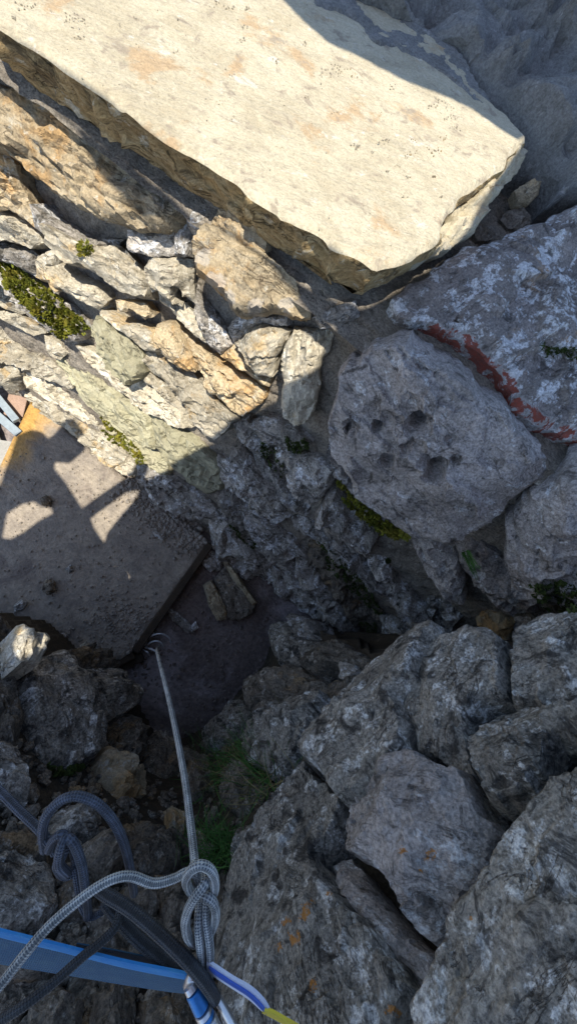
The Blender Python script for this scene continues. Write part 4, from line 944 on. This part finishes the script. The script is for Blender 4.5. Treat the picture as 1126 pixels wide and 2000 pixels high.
# ================================================================== moss, grass, fern
M['moss'] = plain_mat('yellow_green_moss', (0.20, 0.20, 0.020), (0.10, 0.12, 0.015), 30, 0.9, 0.0, 0.9, (0.24, 0.21, 0.03), 14, 0.5)
M['mossd'] = plain_mat('dark_green_moss', (0.060, 0.085, 0.018), (0.035, 0.05, 0.012), 30, 0.9, 0.0, 0.9)
M['grass'] = plain_mat('green_grass', (0.07, 0.17, 0.035), (0.05, 0.12, 0.025), 20, 0.8, 0.0, 0.5)
M['straw'] = plain_mat('dry_grass', (0.24, 0.19, 0.08), (0.18, 0.15, 0.06), 20, 0.8, 0.0, 0.5)
def surface_points(poly, n, rs, extra=None):
    """points on the stones (and bank) that the traced patch covers"""
    pg = np.array(poly, float); cand = []; nor = []
    for (o, W, Fc) in BUILT:
        px = to_px(W); lo, hi = pg.min(0), pg.max(0)
        if px[:, 0].max() < lo[0] or px[:, 0].min() > hi[0] or px[:, 1].max() < lo[1] or px[:, 1].min() > hi[1]: continue
        T = np.array([t for t in Fc if len(t) == 3]); c = W[T].mean(1); m = inside(px[T].mean(1), pg)
        if not m.any(): continue
        nn = np.cross(W[T[:, 1]]-W[T[:, 0]], W[T[:, 2]]-W[T[:, 0]])[m]; ar = np.linalg.norm(nn, axis=1, keepdims=True); nn = nn/(ar+1e-12)
        cm = c[m]; nn[np.einsum('ij,ij->i', nn, cm) > 0] *= -1
        cand.append(cm); nor.append(np.c_[nn, ar])
    if not cand: return np.zeros((0, 3)), np.zeros((0, 3))
    C = np.vstack(cand); N = np.vstack(nor)
    # keep only the nearest surface along each line of sight
    px = np.round(to_px(C)/5).astype(int); dist = np.linalg.norm(C, axis=1); best = {}
    for i, k in enumerate(map(tuple, px)): best[k] = min(best.get(k, 1e9), dist[i])
    ok = np.array([dist[i] < best[tuple(px[i])]+0.03 for i in range(len(C))]); C, N = C[ok], N[ok]
    p = N[:, 3]/N[:, 3].sum(); i = rs.choice(len(C), n, p=p)
    return C[i]+rs.normal(0, 0.003, (n, 3)), N[i, :3]
def moss_patch(poly, n, mat, label, seed=0, size=0.010, name='moss', thin=0.0):
    rs = np.random.RandomState(seed); P, N = surface_points(poly, n, rs)
    if len(P) == 0: print('no surface for', label); return
    keep = fbm(P*28, 3, seed) > thin; P, N = P[keep], N[keep]
    lump = 0.010*np.clip(fbm(P*45, 2, seed+4)+0.3, 0, 1)
    V = []; f = []
    for p, nn, lu in zip(P, N, lump):
        up = nn*0.7+np.array([0, -0.1, 0.5])+rs.normal(0, .35, 3); up /= np.linalg.norm(up)
        s = np.cross(up, rs.normal(0, 1, 3)); s /= np.linalg.norm(s)+1e-9; L = size*rs.uniform(.6, 1.4); w = L*0.28
        q = p+nn*lu; b0 = len(V)
        V += [q-s*w-nn*0.004, q+s*w-nn*0.004, q+up*L*0.6+s*w*0.9, q+up*L, q+up*L*0.6-s*w*0.9]; f.append((b0, b0+1, b0+2, b0+3, b0+4))
    tag(add_mesh(name, np.array(V), f, M[mat], None, smooth=False, fix=False), label, 'moss', kind='stuff')
moss_patch([(-10,512),(25,515),(62,545),(110,580),(155,615),(172,640),(160,655),(140,650),(118,662),(85,630),(45,590),(15,560),(5,535)], 9000, 'moss', 'thick yellow green moss cushion on a sunlit stone at the left', 1, 0.012, thin=-0.30)
moss_patch([(183,806),(200,815),(240,848),(275,880),(285,905),(268,905),(245,885),(215,860),(195,835)], 4200, 'moss', 'thin strip of yellow moss along the sunlit wall above the board', 2, 0.012, thin=-0.1)
moss_patch([(148,478),(170,472),(185,485),(175,500),(155,498)], 1200, 'moss', 'small dusting of olive moss on a pale stone below the ochre boulder', 3, 0.006, thin=0.0)
moss_patch([(645,935),(665,940),(690,970),(730,1000),(760,1020),(798,1045),(795,1065),(760,1060),(725,1030),(690,1000),(655,965)], 9000, 'moss', 'long green moss roll under the pitted boulder', 4, 0.010, thin=-0.35)
moss_patch([(735,1055),(760,1060),(790,1085),(810,1115),(800,1140),(775,1120),(750,1090)], 3500, 'mossd', 'dark green moss cushion just below the long moss roll', 5, 0.011, thin=-0.3)
moss_patch([(620,1055),(660,1085),(720,1150),(755,1190),(740,1200),(690,1160),(640,1110)], 4500, 'mossd', 'dark mossy streak down the lower shaded wall', 6, 0.009, thin=0.0)
moss_patch([(500,850),(540,880),(560,920),(545,935),(515,895)], 2000, 'mossd', 'dull moss in a joint right of the sunlit edge', 7, 0.008, thin=0.05)
moss_patch([(555,850),(605,860),(600,885),(565,880)], 1300, 'mossd', 'dark moss tuft above a bluish stone in mid wall', 8, 0.008, thin=0.0)
moss_patch([(440,1015),(470,1040),(505,1065),(495,1075),(465,1055)], 1600, 'mossd', 'short dark moss line near the foot of the wall', 9, 0.010, thin=-0.1)
moss_patch([(700,1215),(735,1215),(735,1255),(712,1255)], 1000, 'mossd', 'moss spot low on the wall above the boulder wall', 10, 0.010, thin=-0.1)
moss_patch([(1030,1140),(1130,1120),(1130,1200),(1060,1190)], 3000, 'mossd', 'dark moss at the base of the rounded right hand boulder', 11, 0.009, thin=0.1)
moss_patch([(1050,670),(1126,680),(1126,705),(1060,700)], 700, 'mossd', 'dark moss smudge on the lime spotted boulder', 12, 0.006, thin=0.0)
moss_patch([(85,1500),(160,1495),(180,1540),(150,1560),(90,1560),(70,1530)], 3500, 'mossd', 'dark green moss under the large left bank stone', 13, 0.012, thin=-0.1)
def blades(name, roots, mat_list, label, cat, seed, length=0.09, width=0.0016, lean=(0, 0, 1)):
    rs = np.random.RandomState(seed); V = []; f = []; lean = np.array(lean, float)
    for p in roots:
        d = lean+rs.normal(0, .55, 3); d /= np.linalg.norm(d); L = length*rs.uniform(.5, 1.25); s = np.cross(d, rs.normal(0, 1, 3)); s /= np.linalg.norm(s)
        g = np.array([rs.normal(0, .3), rs.normal(0, .3), -0.5]); b0 = len(V); w = width*rs.uniform(.7, 1.3)
        for i in range(5):
            t = i/4; q = p+d*L*t+g*L*t*t*0.7; V += [q-s*w*(1-t*0.9), q+s*w*(1-t*0.9)]
        f += [(b0+2*i, b0+2*i+1, b0+2*i+3, b0+2*i+2) for i in range(4)]
    tag(add_mesh(name, np.array(V), f, M[mat_list], None, smooth=False, fix=False), label, cat, kind='stuff')
def bank_roots(cx, cy, sx, sy, n, rs, lift=0.04):
    return [at_d(x, y, float(depth(x, y)[0])-lift) for x, y in zip(rs.normal(cx, sx, n), rs.normal(cy, sy, n))]
rs = np.random.RandomState(21)
blades('grass', bank_roots(500,1490,26,24,420,rs,0.07), 'grass', 'green grass tuft growing on the shaded bank beside the rope', 'grass', 1, 0.16, 0.0022, (-.2, -.1, .6))
blades('grass', bank_roots(490,1500,45,35,260,rs,0.06), 'straw', 'dry straw coloured grass around the green tuft on the bank', 'grass', 2, 0.15, 0.0016, (-.4, -.1, .4))
blades('grass', bank_roots(425,1655,30,24,420,rs,0.05), 'grass', 'darker grass tuft above the light rope knot', 'grass', 3, 0.10, 0.0018, (-.2, .1, .6))
blades('grass', bank_roots(420,1500,30,25,160,rs,0.05), 'grass', 'sparse grass to the left of the green tuft', 'grass', 4, 0.13, 0.0016, (-.4, -.1, .4))
# fern in the wall joint
def fern():
    host = PA.off(0.07); root = host.hit(908, 1078); t = thing('fern', root, 'small green fern sprig in a joint below the pitted boulder', 'fern')
    rs = np.random.RandomState(4)
    for k, (x, y) in enumerate([(905,1100),(918,1118),(932,1105),(925,1128),(912,1108)]):
        tip = PA.off(0.13).hit(x+6, y+6); path = spline([root, (root+tip)/2+np.array([0, -.02, .02]), tip], 0.006)
        V = []; f = []
        for i in range(len(path)-1):
            d = path[i+1]-path[i]; d /= np.linalg.norm(d); s = np.cross(d, np.array([0.1, -.6, .6])); s /= np.linalg.norm(s); L = 0.016*(1-i/len(path))*rs.uniform(.8, 1.2)+0.003
            for sg in (-1, 1):
                b0 = len(V); p = path[i]; V += [p, p+s*sg*L*.6+d*.004, p+s*sg*L+d*.006, p+s*sg*L*.5-d*.002]; f.append((b0, b0+1, b0+2, b0+3))
        add_mesh('frond', np.array(V), f, M['grass'], t, smooth=False, fix=False)
fern()

# ================================================================== ropes and hardware
def rope_mat(name, c1, c2, pitch=0.006, around=5.0, thr=(0.35, 0.6), bump=0.0012):
    m, nt, bs = new_mat(name); b = NB(nt); vec, _ = b.lc('rc', False)
    sp = b.n('ShaderNodeSeparateXYZ'); b.link(vec, sp.inputs[0])
    l = b.math('MULTIPLY', sp.outputs[0], 2*math.pi/pitch); a = b.math('MULTIPLY', sp.outputs[1], around)
    s1 = b.math('SINE', b.math('ADD', l, a)); s2 = b.math('SINE', b.math('SUBTRACT', l, a)); w = b.math('MULTIPLY', s1, s2)
    st = b.math('MULTIPLY', b.math('ADD', b.math('SINE', a), 1.0), 0.5)
    tc = b.n('ShaderNodeTexCoord'); nz = b.noise(tc.outputs['Object'], 35.0, 6, 0.6)
    col = b.mix(b.ramp(w, thr[0]-0.5, thr[1]), c1, c2)
    nz = b.math('ADD', b.math('MULTIPLY', nz, 0.6), b.math('MULTIPLY', b.noise(tc.outputs['Object'], 420.0, 3, 0.7), 0.4))
    f = b.math('ADD', b.math('MULTIPLY', b.ramp(nz, 0.35, 0.65), 0.75), 0.5); g = b.n('ShaderNodeCombineColor')
    for i in range(3): b.link(f, g.inputs[i])
    b.link(b.mix(1.0, col, g.outputs[0], 'MULTIPLY'), bs.inputs['Base Color']); bs.inputs['Roughness'].default_value = 0.85
    bp = b.n('ShaderNodeBump'); bp.inputs['Distance'].default_value = bump; b.link(w, bp.inputs['Height']); b.link(bp.outputs[0], bs.inputs['Normal'])
    return m
M['rope_l'] = rope_mat('grey_white_rope', (0.46, 0.48, 0.47), (0.10, 0.12, 0.15))
M['rope_d'] = rope_mat('slate_rope', (0.085, 0.10, 0.135), (0.035, 0.042, 0.06), 0.007)
M['rope_k'] = rope_mat('dark_rope', (0.050, 0.055, 0.062), (0.022, 0.025, 0.030), 0.006)
def rope_part(name, pts, r, mat, parent=None, step=0.004, sides=12):
    P = spline([at_d(x, y, d) for x, y, d in pts], step); V, f, RC = tube(P, r, sides)
    return add_mesh(name, V, f, M[mat], parent, {'rc': ('FLOAT_VECTOR', RC)})
D0 = 0.50
lr = thing('light_rope', at_d(385, 1760, D0), 'light grey flecked rope with a figure of eight knot, one end hanging down', 'rope')
gl = at_z(312, 1262, GZ+0.03)
P = [at_d(381, 1692, D0), at_d(372, 1610, D0+.06), at_d(357, 1500, D0+.16), at_d(332, 1375, D0+.36), at_d(309, 1282, D0+.75), at_d(306, 1268, D0+1.4), gl]
V, f, RC = tube(spline(P, 0.006), 0.0055, 12); add_mesh('hanging_strand', V, f, M['rope_l'], lr, {'rc': ('FLOAT_VECTOR', RC)})
k = lambda L: [(x, y, D0-o) for x, y, o in L]
rope_part('standing_strand', [(-60,1985,.42),(0,1925,.43),(50,1862,.44),(100,1805,.455),(165,1750,.47),(215,1719,.48),(255,1711,.488),(300,1725,.495),(340,1716,.50)]+k([(368,1703,0),(392,1712,-.012),(405,1735,-.014),(402,1790,-.004),(410,1850,0),(410,1905,-.012)]), 0.0056, 'rope_l', lr)
rope_part('knot', k([(378,1688,.002),(385,1720,-.012),(390,1760,-.012),(387,1800,.0),(391,1850,.003),(398,1905,-.012)]), 0.0056, 'rope_l', lr)
rope_part('knot', k([(400,1710,.004),(399,1728,.018),(381,1752,.023),(367,1778,.019),(362,1805,.013),(368,1830,.004),(384,1843,-.010),(404,1832,-.016),(418,1805,-.006),(421,1780,.003),(414,1760,.008),(400,1750,.008),(385,1748,0),(370,1738,-.002),(364,1718,.009),(374,1699,.017),(392,1690,.019),(410,1698,.016),(419,1718,.008),(418,1742,-.002),(406,1752,-.012)]), 0.0060, 'rope_l', lr, 0.003)
# slate rope with its knot
dr = thing('slate_rope', at_d(140, 1680, .52), 'slate blue rope with an overhand knot and a big loop at the left', 'rope')
kd = lambda L: [(x, y, .53-o) for x, y, o in L]
rope_part('strand', [(-60,1490,.60),(0,1545,.57),(40,1585,.55),(75,1618,.535),(92,1640,.53),(108,1665,.535)], 0.0062, 'rope_d', dr)
rope_part('loop', kd([(88,1660,-.01),(84,1625,.005),(92,1592,.012),(120,1563,.012),(152,1555,.01),(190,1570,.004),(222,1605,-.01),(243,1650,-.03),(255,1700,-.06),(262,1745,-.09)]), 0.0065, 'rope_d', dr)
rope_part('knot', kd([(96,1660,.004),(106,1640,.014),(122,1630,.018),(130,1645,.012),(122,1672,.016),(112,1690,.012),(122,1708,0),(140,1706,-.01),(148,1680,-.012),(140,1650,0),(128,1636,.02),(118,1660,.026),(116,1688,.02),(132,1706,.006)]), 0.0062, 'rope_d', dr, 0.003)
rope_part('strand', kd([(118,1636,.012),(138,1640,.022),(150,1660,.018),(160,1690,.012),(166,1730,.005),(170,1760,-.01),(172,1790,-.03)]), 0.0062, 'rope_d', dr)
rope_part('strand', kd([(146,1690,-.01),(152,1730,-.012),(160,1770,-.02),(178,1790,-.03),(200,1780,-.03)]), 0.0050, 'rope_d', dr)
# thick dark rope running to the karabiner
kr = thing('dark_rope', at_d(300, 1820, .50), 'thick near black rope running down to the karabiner', 'rope')
rope_part('strand', [(190,1735,.53),(215,1752,.52),(260,1780,.51),(320,1832,.50),(370,1882,.49),(405,1925,.49),(420,1950,.50)], 0.0080, 'rope_k', kr)
rope_part('strand', [(236,1765,.55),(228,1805,.53),(200,1838,.515),(160,1870,.50),(110,1915,.48),(50,1962,.46),(-20,2005,.45),(-80,2040,.44)], 0.0058, 'rope_k', kr)
rope_part('strand', [(205,1760,.545),(250,1815,.545),(300,1860,.545),(360,1900,.54),(410,1925,.53)], 0.0085, 'rope_k', kr)

# blue webbing sling: folded tape
def webbing_mat(name, c1, c2):
    m, nt, bs = new_mat(name); b = NB(nt); vec, _ = b.lc('rc', False)
    sp = b.n('ShaderNodeSeparateXYZ'); b.link(vec, sp.inputs[0])
    w = b.math('MULTIPLY', b.math('SINE', b.math('MULTIPLY', sp.outputs[0], 2500.0)), b.math('SINE', b.math('MULTIPLY', sp.outputs[1], 1800.0)))
    nz = b.noise(b.scalev(vec, (20, 120, 20)), 1.0, 8, 0.7)
    b.link(b.mix(b.ramp(nz, 0.42, 0.72), c1, c2), bs.inputs['Base Color']); bs.inputs['Roughness'].default_value = 0.8
    bp = b.n('ShaderNodeBump'); bp.inputs['Distance'].default_value = 0.0006; b.link(w, bp.inputs['Height']); b.link(bp.outputs[0], bs.inputs['Normal'])
    return m
M['web'] = webbing_mat('blue_webbing', (0.006, 0.058, 0.125), (0.025, 0.085, 0.14))
M['webe'] = webbing_mat('bright_blue_webbing', (0.014, 0.19, 0.50), (0.05, 0.26, 0.52))
M['webw'] = webbing_mat('white_blue_tape', (0.60, 0.64, 0.74), (0.45, 0.50, 0.68))
M['webb'] = webbing_mat('deep_blue_tape', (0.05, 0.12, 0.50), (0.08, 0.16, 0.5))
M['yel'] = webbing_mat('yellow_tape', (0.60, 0.50, 0.04), (0.55, 0.34, 0.05))
def tape(name, top, bot, th, mat, parent, nseg=60):
    A = spline([at_d(*p) for p in top], 0.006); Bq = spline([at_d(*p) for p in bot], 0.006)
    t = np.linspace(0, 1, nseg); ii = lambda Q: np.stack([np.interp(t*(len(Q)-1), range(len(Q)), Q[:, j]) for j in range(3)], 1)
    A, Bq = ii(A), ii(Bq); L = np.r_[0, np.cumsum(np.linalg.norm(np.diff(A, axis=0), axis=1))]
    d = np.gradient(A, axis=0); nn = np.cross(d, Bq-A); nn /= np.linalg.norm(nn, axis=1)[:, None]
    nn[np.einsum('ij,ij->i', nn, A) > 0] *= -1
    rows = 7; V = []; RC = []
    for side in (1, -1):
        for j in range(rows):
            s = j/(rows-1); V.append(A+(Bq-A)*s+nn*(side*th/2+0.0012*math.sin(s*math.pi)*1)); RC.append(np.c_[L, np.full(nseg, s*0.02), np.zeros(nseg)])
    order = list(range(rows))+list(range(2*rows-1, rows-1, -1)); f = []
    for q in range(len(order)):
        a, b_ = order[q]*nseg, order[(q+1) % len(order)]*nseg
        f += [(a+i, a+i+1, b_+i+1, b_+i) for i in range(nseg-1)]
    f += [tuple(o_*nseg for o_ in order), tuple(o_*nseg+nseg-1 for o_ in order)[::-1]]
    return add_mesh(name, np.vstack(V), f, M[mat], parent, {'rc': ('FLOAT_VECTOR', np.vstack(RC))}, sharp=40)
sl = thing('blue_sling', at_d(200, 1880, .53), 'flat blue webbing sling stretched from the left to the karabiner', 'sling')
tape('tape', [(-60,1806,.535),(0,1823,.53),(120,1853,.53),(240,1882,.53),(330,1898,.525),(378,1906,.515)], [(-60,1868,.55),(0,1882,.545),(120,1902,.545),(240,1922,.545),(330,1936,.54),(372,1940,.525)], 0.0016, 'web', sl)
tape('folded_edge', [(-60,1800,.515),(0,1815,.512),(120,1845,.512),(240,1875,.512),(330,1893,.508),(386,1905,.502)], [(-60,1812,.52),(0,1828,.517),(120,1857,.517),(240,1887,.517),(330,1905,.513),(384,1914,.505)], 0.0030, 'webe', sl)
tape('back_tape', [(150,1842,.55),(240,1858,.55),(320,1876,.545),(375,1892,.535)], [(150,1856,.56),(240,1876,.56),(320,1894,.555),(375,1908,.54)], 0.0014, 'web', sl)
ts = thing('striped_sling', at_d(480, 1925, .50), 'white and blue striped tape sling with a yellow end at the bottom', 'sling')
tape('tape', [(405,1875,.50),(425,1888,.495),(455,1908,.49),(490,1928,.49),(515,1952,.488),(527,1972,.488)], [(405,1893,.505),(420,1906,.50),(450,1926,.495),(484,1948,.495),(507,1968,.493),(520,1980,.49)], 0.003, 'webw', ts)
tape('stripe', [(410,1884,.4985),(423,1896,.4935),(453,1916,.4885),(487,1938,.4885),(511,1961,.4865),(522,1975,.4865)], [(410,1890,.4995),(421,1902,.4945),(451,1922,.4895),(485,1944,.4895),(508,1966,.4875),(520,1978,.4875)], 0.003, 'webb', ts)
tape('yellow_end', [(512,1968,.486),(532,1974,.486),(555,1987,.485),(585,2004,.485)], [(512,1976,.488),(528,1984,.488),(550,1996,.487),(580,2014,.487)], 0.0030, 'yel', ts)
# karabiner
M['alu'] = plain_mat('worn_aluminium', (0.55, 0.56, 0.58), (0.42, 0.43, 0.45), 20, 0.35, 0.0, 0.2, metal=0.9)
M['anod'] = plain_mat('blue_anodised_sleeve', (0.03, 0.16, 0.42), (0.05, 0.20, 0.46), 25, 0.38, 0.0, 0.2, (0.35, 0.38, 0.42), 30, 0.63, metal=0.5)
kb = thing('karabiner', at_d(400, 1960, .50), 'screw gate karabiner with a blue sleeve at the end of the sling', 'karabiner')
P = [at_d(x, y, d) for x, y, d in [(366,1925,.50),(374,1908,.495),(392,1912,.50),(412,1932,.505),(440,1975,.51),(470,2040,.515),(470,2080,.515),(440,2095,.51),(425,2070,.505),(405,2015,.50),(385,1965,.497)]]
V, f, RC = tube(spline(np.array(P), 0.003), 0.0058, 14); add_mesh('body', V, f, M['alu'], kb)
def sleeve(p0, p1, r0, r1, name, mat, knurl=0):
    a, b = at_d(*p0), at_d(*p1); n = 16 if not knurl else 30; ts_ = np.linspace(0, 1, n); Q = a+(b-a)*ts_[:, None]
    r = r0+(r1-r0)*ts_; e = np.minimum(ts_, 1-ts_)*n; r = r*np.where(e < 1.0, 0.90, 1.0)
    if knurl: r = r*(1+0.035*((np.arange(n) % 2)-0.5))
    V, f, RC = tube(Q, r, 24); add_mesh(name, V, f, M[mat], kb, sharp=30)
sleeve((371,1922,.494), (377,1934,.492), 0.0088, 0.0092, 'gate_hinge', 'alu')
sleeve((377,1934,.492), (394,1970,.490), 0.0098, 0.0102, 'sleeve', 'anod')
sleeve((395,1971,.490), (399,1980,.490), 0.0106, 0.0106, 'collar', 'alu')
sleeve((400,1981,.490), (404,1989,.490), 0.0100, 0.0100, 'sleeve', 'anod')
sleeve((405,1990,.490), (422,2026,.489), 0.0105, 0.0105, 'knurled_ring', 'alu', 1)
# loops of pale wire at the foot of the rope
M['wire'] = plain_mat('pale_wire', (0.55, 0.56, 0.57), (0.45, 0.46, 0.48), 20, 0.5, 0.0, 0.2)
wl_ = thing('wire_loops', at_z(305, 1255, GZ), 'thin pale wire loops lying on the earth where the rope ends', 'wire')
for (lst, r) in [([(284,1262),(288,1248),(300,1240),(316,1238),(329,1245),(335,1257)], .0055), ([(285,1264),(294,1255),(305,1252),(315,1256),(320,1266)], .0055), ([(284,1265),(296,1268),(306,1274),(309,1284)], .006), ([(280,1269),(288,1274),(293,1282)], .0045)]:
    n = len(lst); P = [at_z(x, y, GZ+0.02+0.07*math.sin(math.pi*i/(n-1))) for i, (x, y) in enumerate(lst)]
    V, f, RC = tube(spline(P, 0.008), r, 8); add_mesh('loop', V, f, M['wire'], wl_)
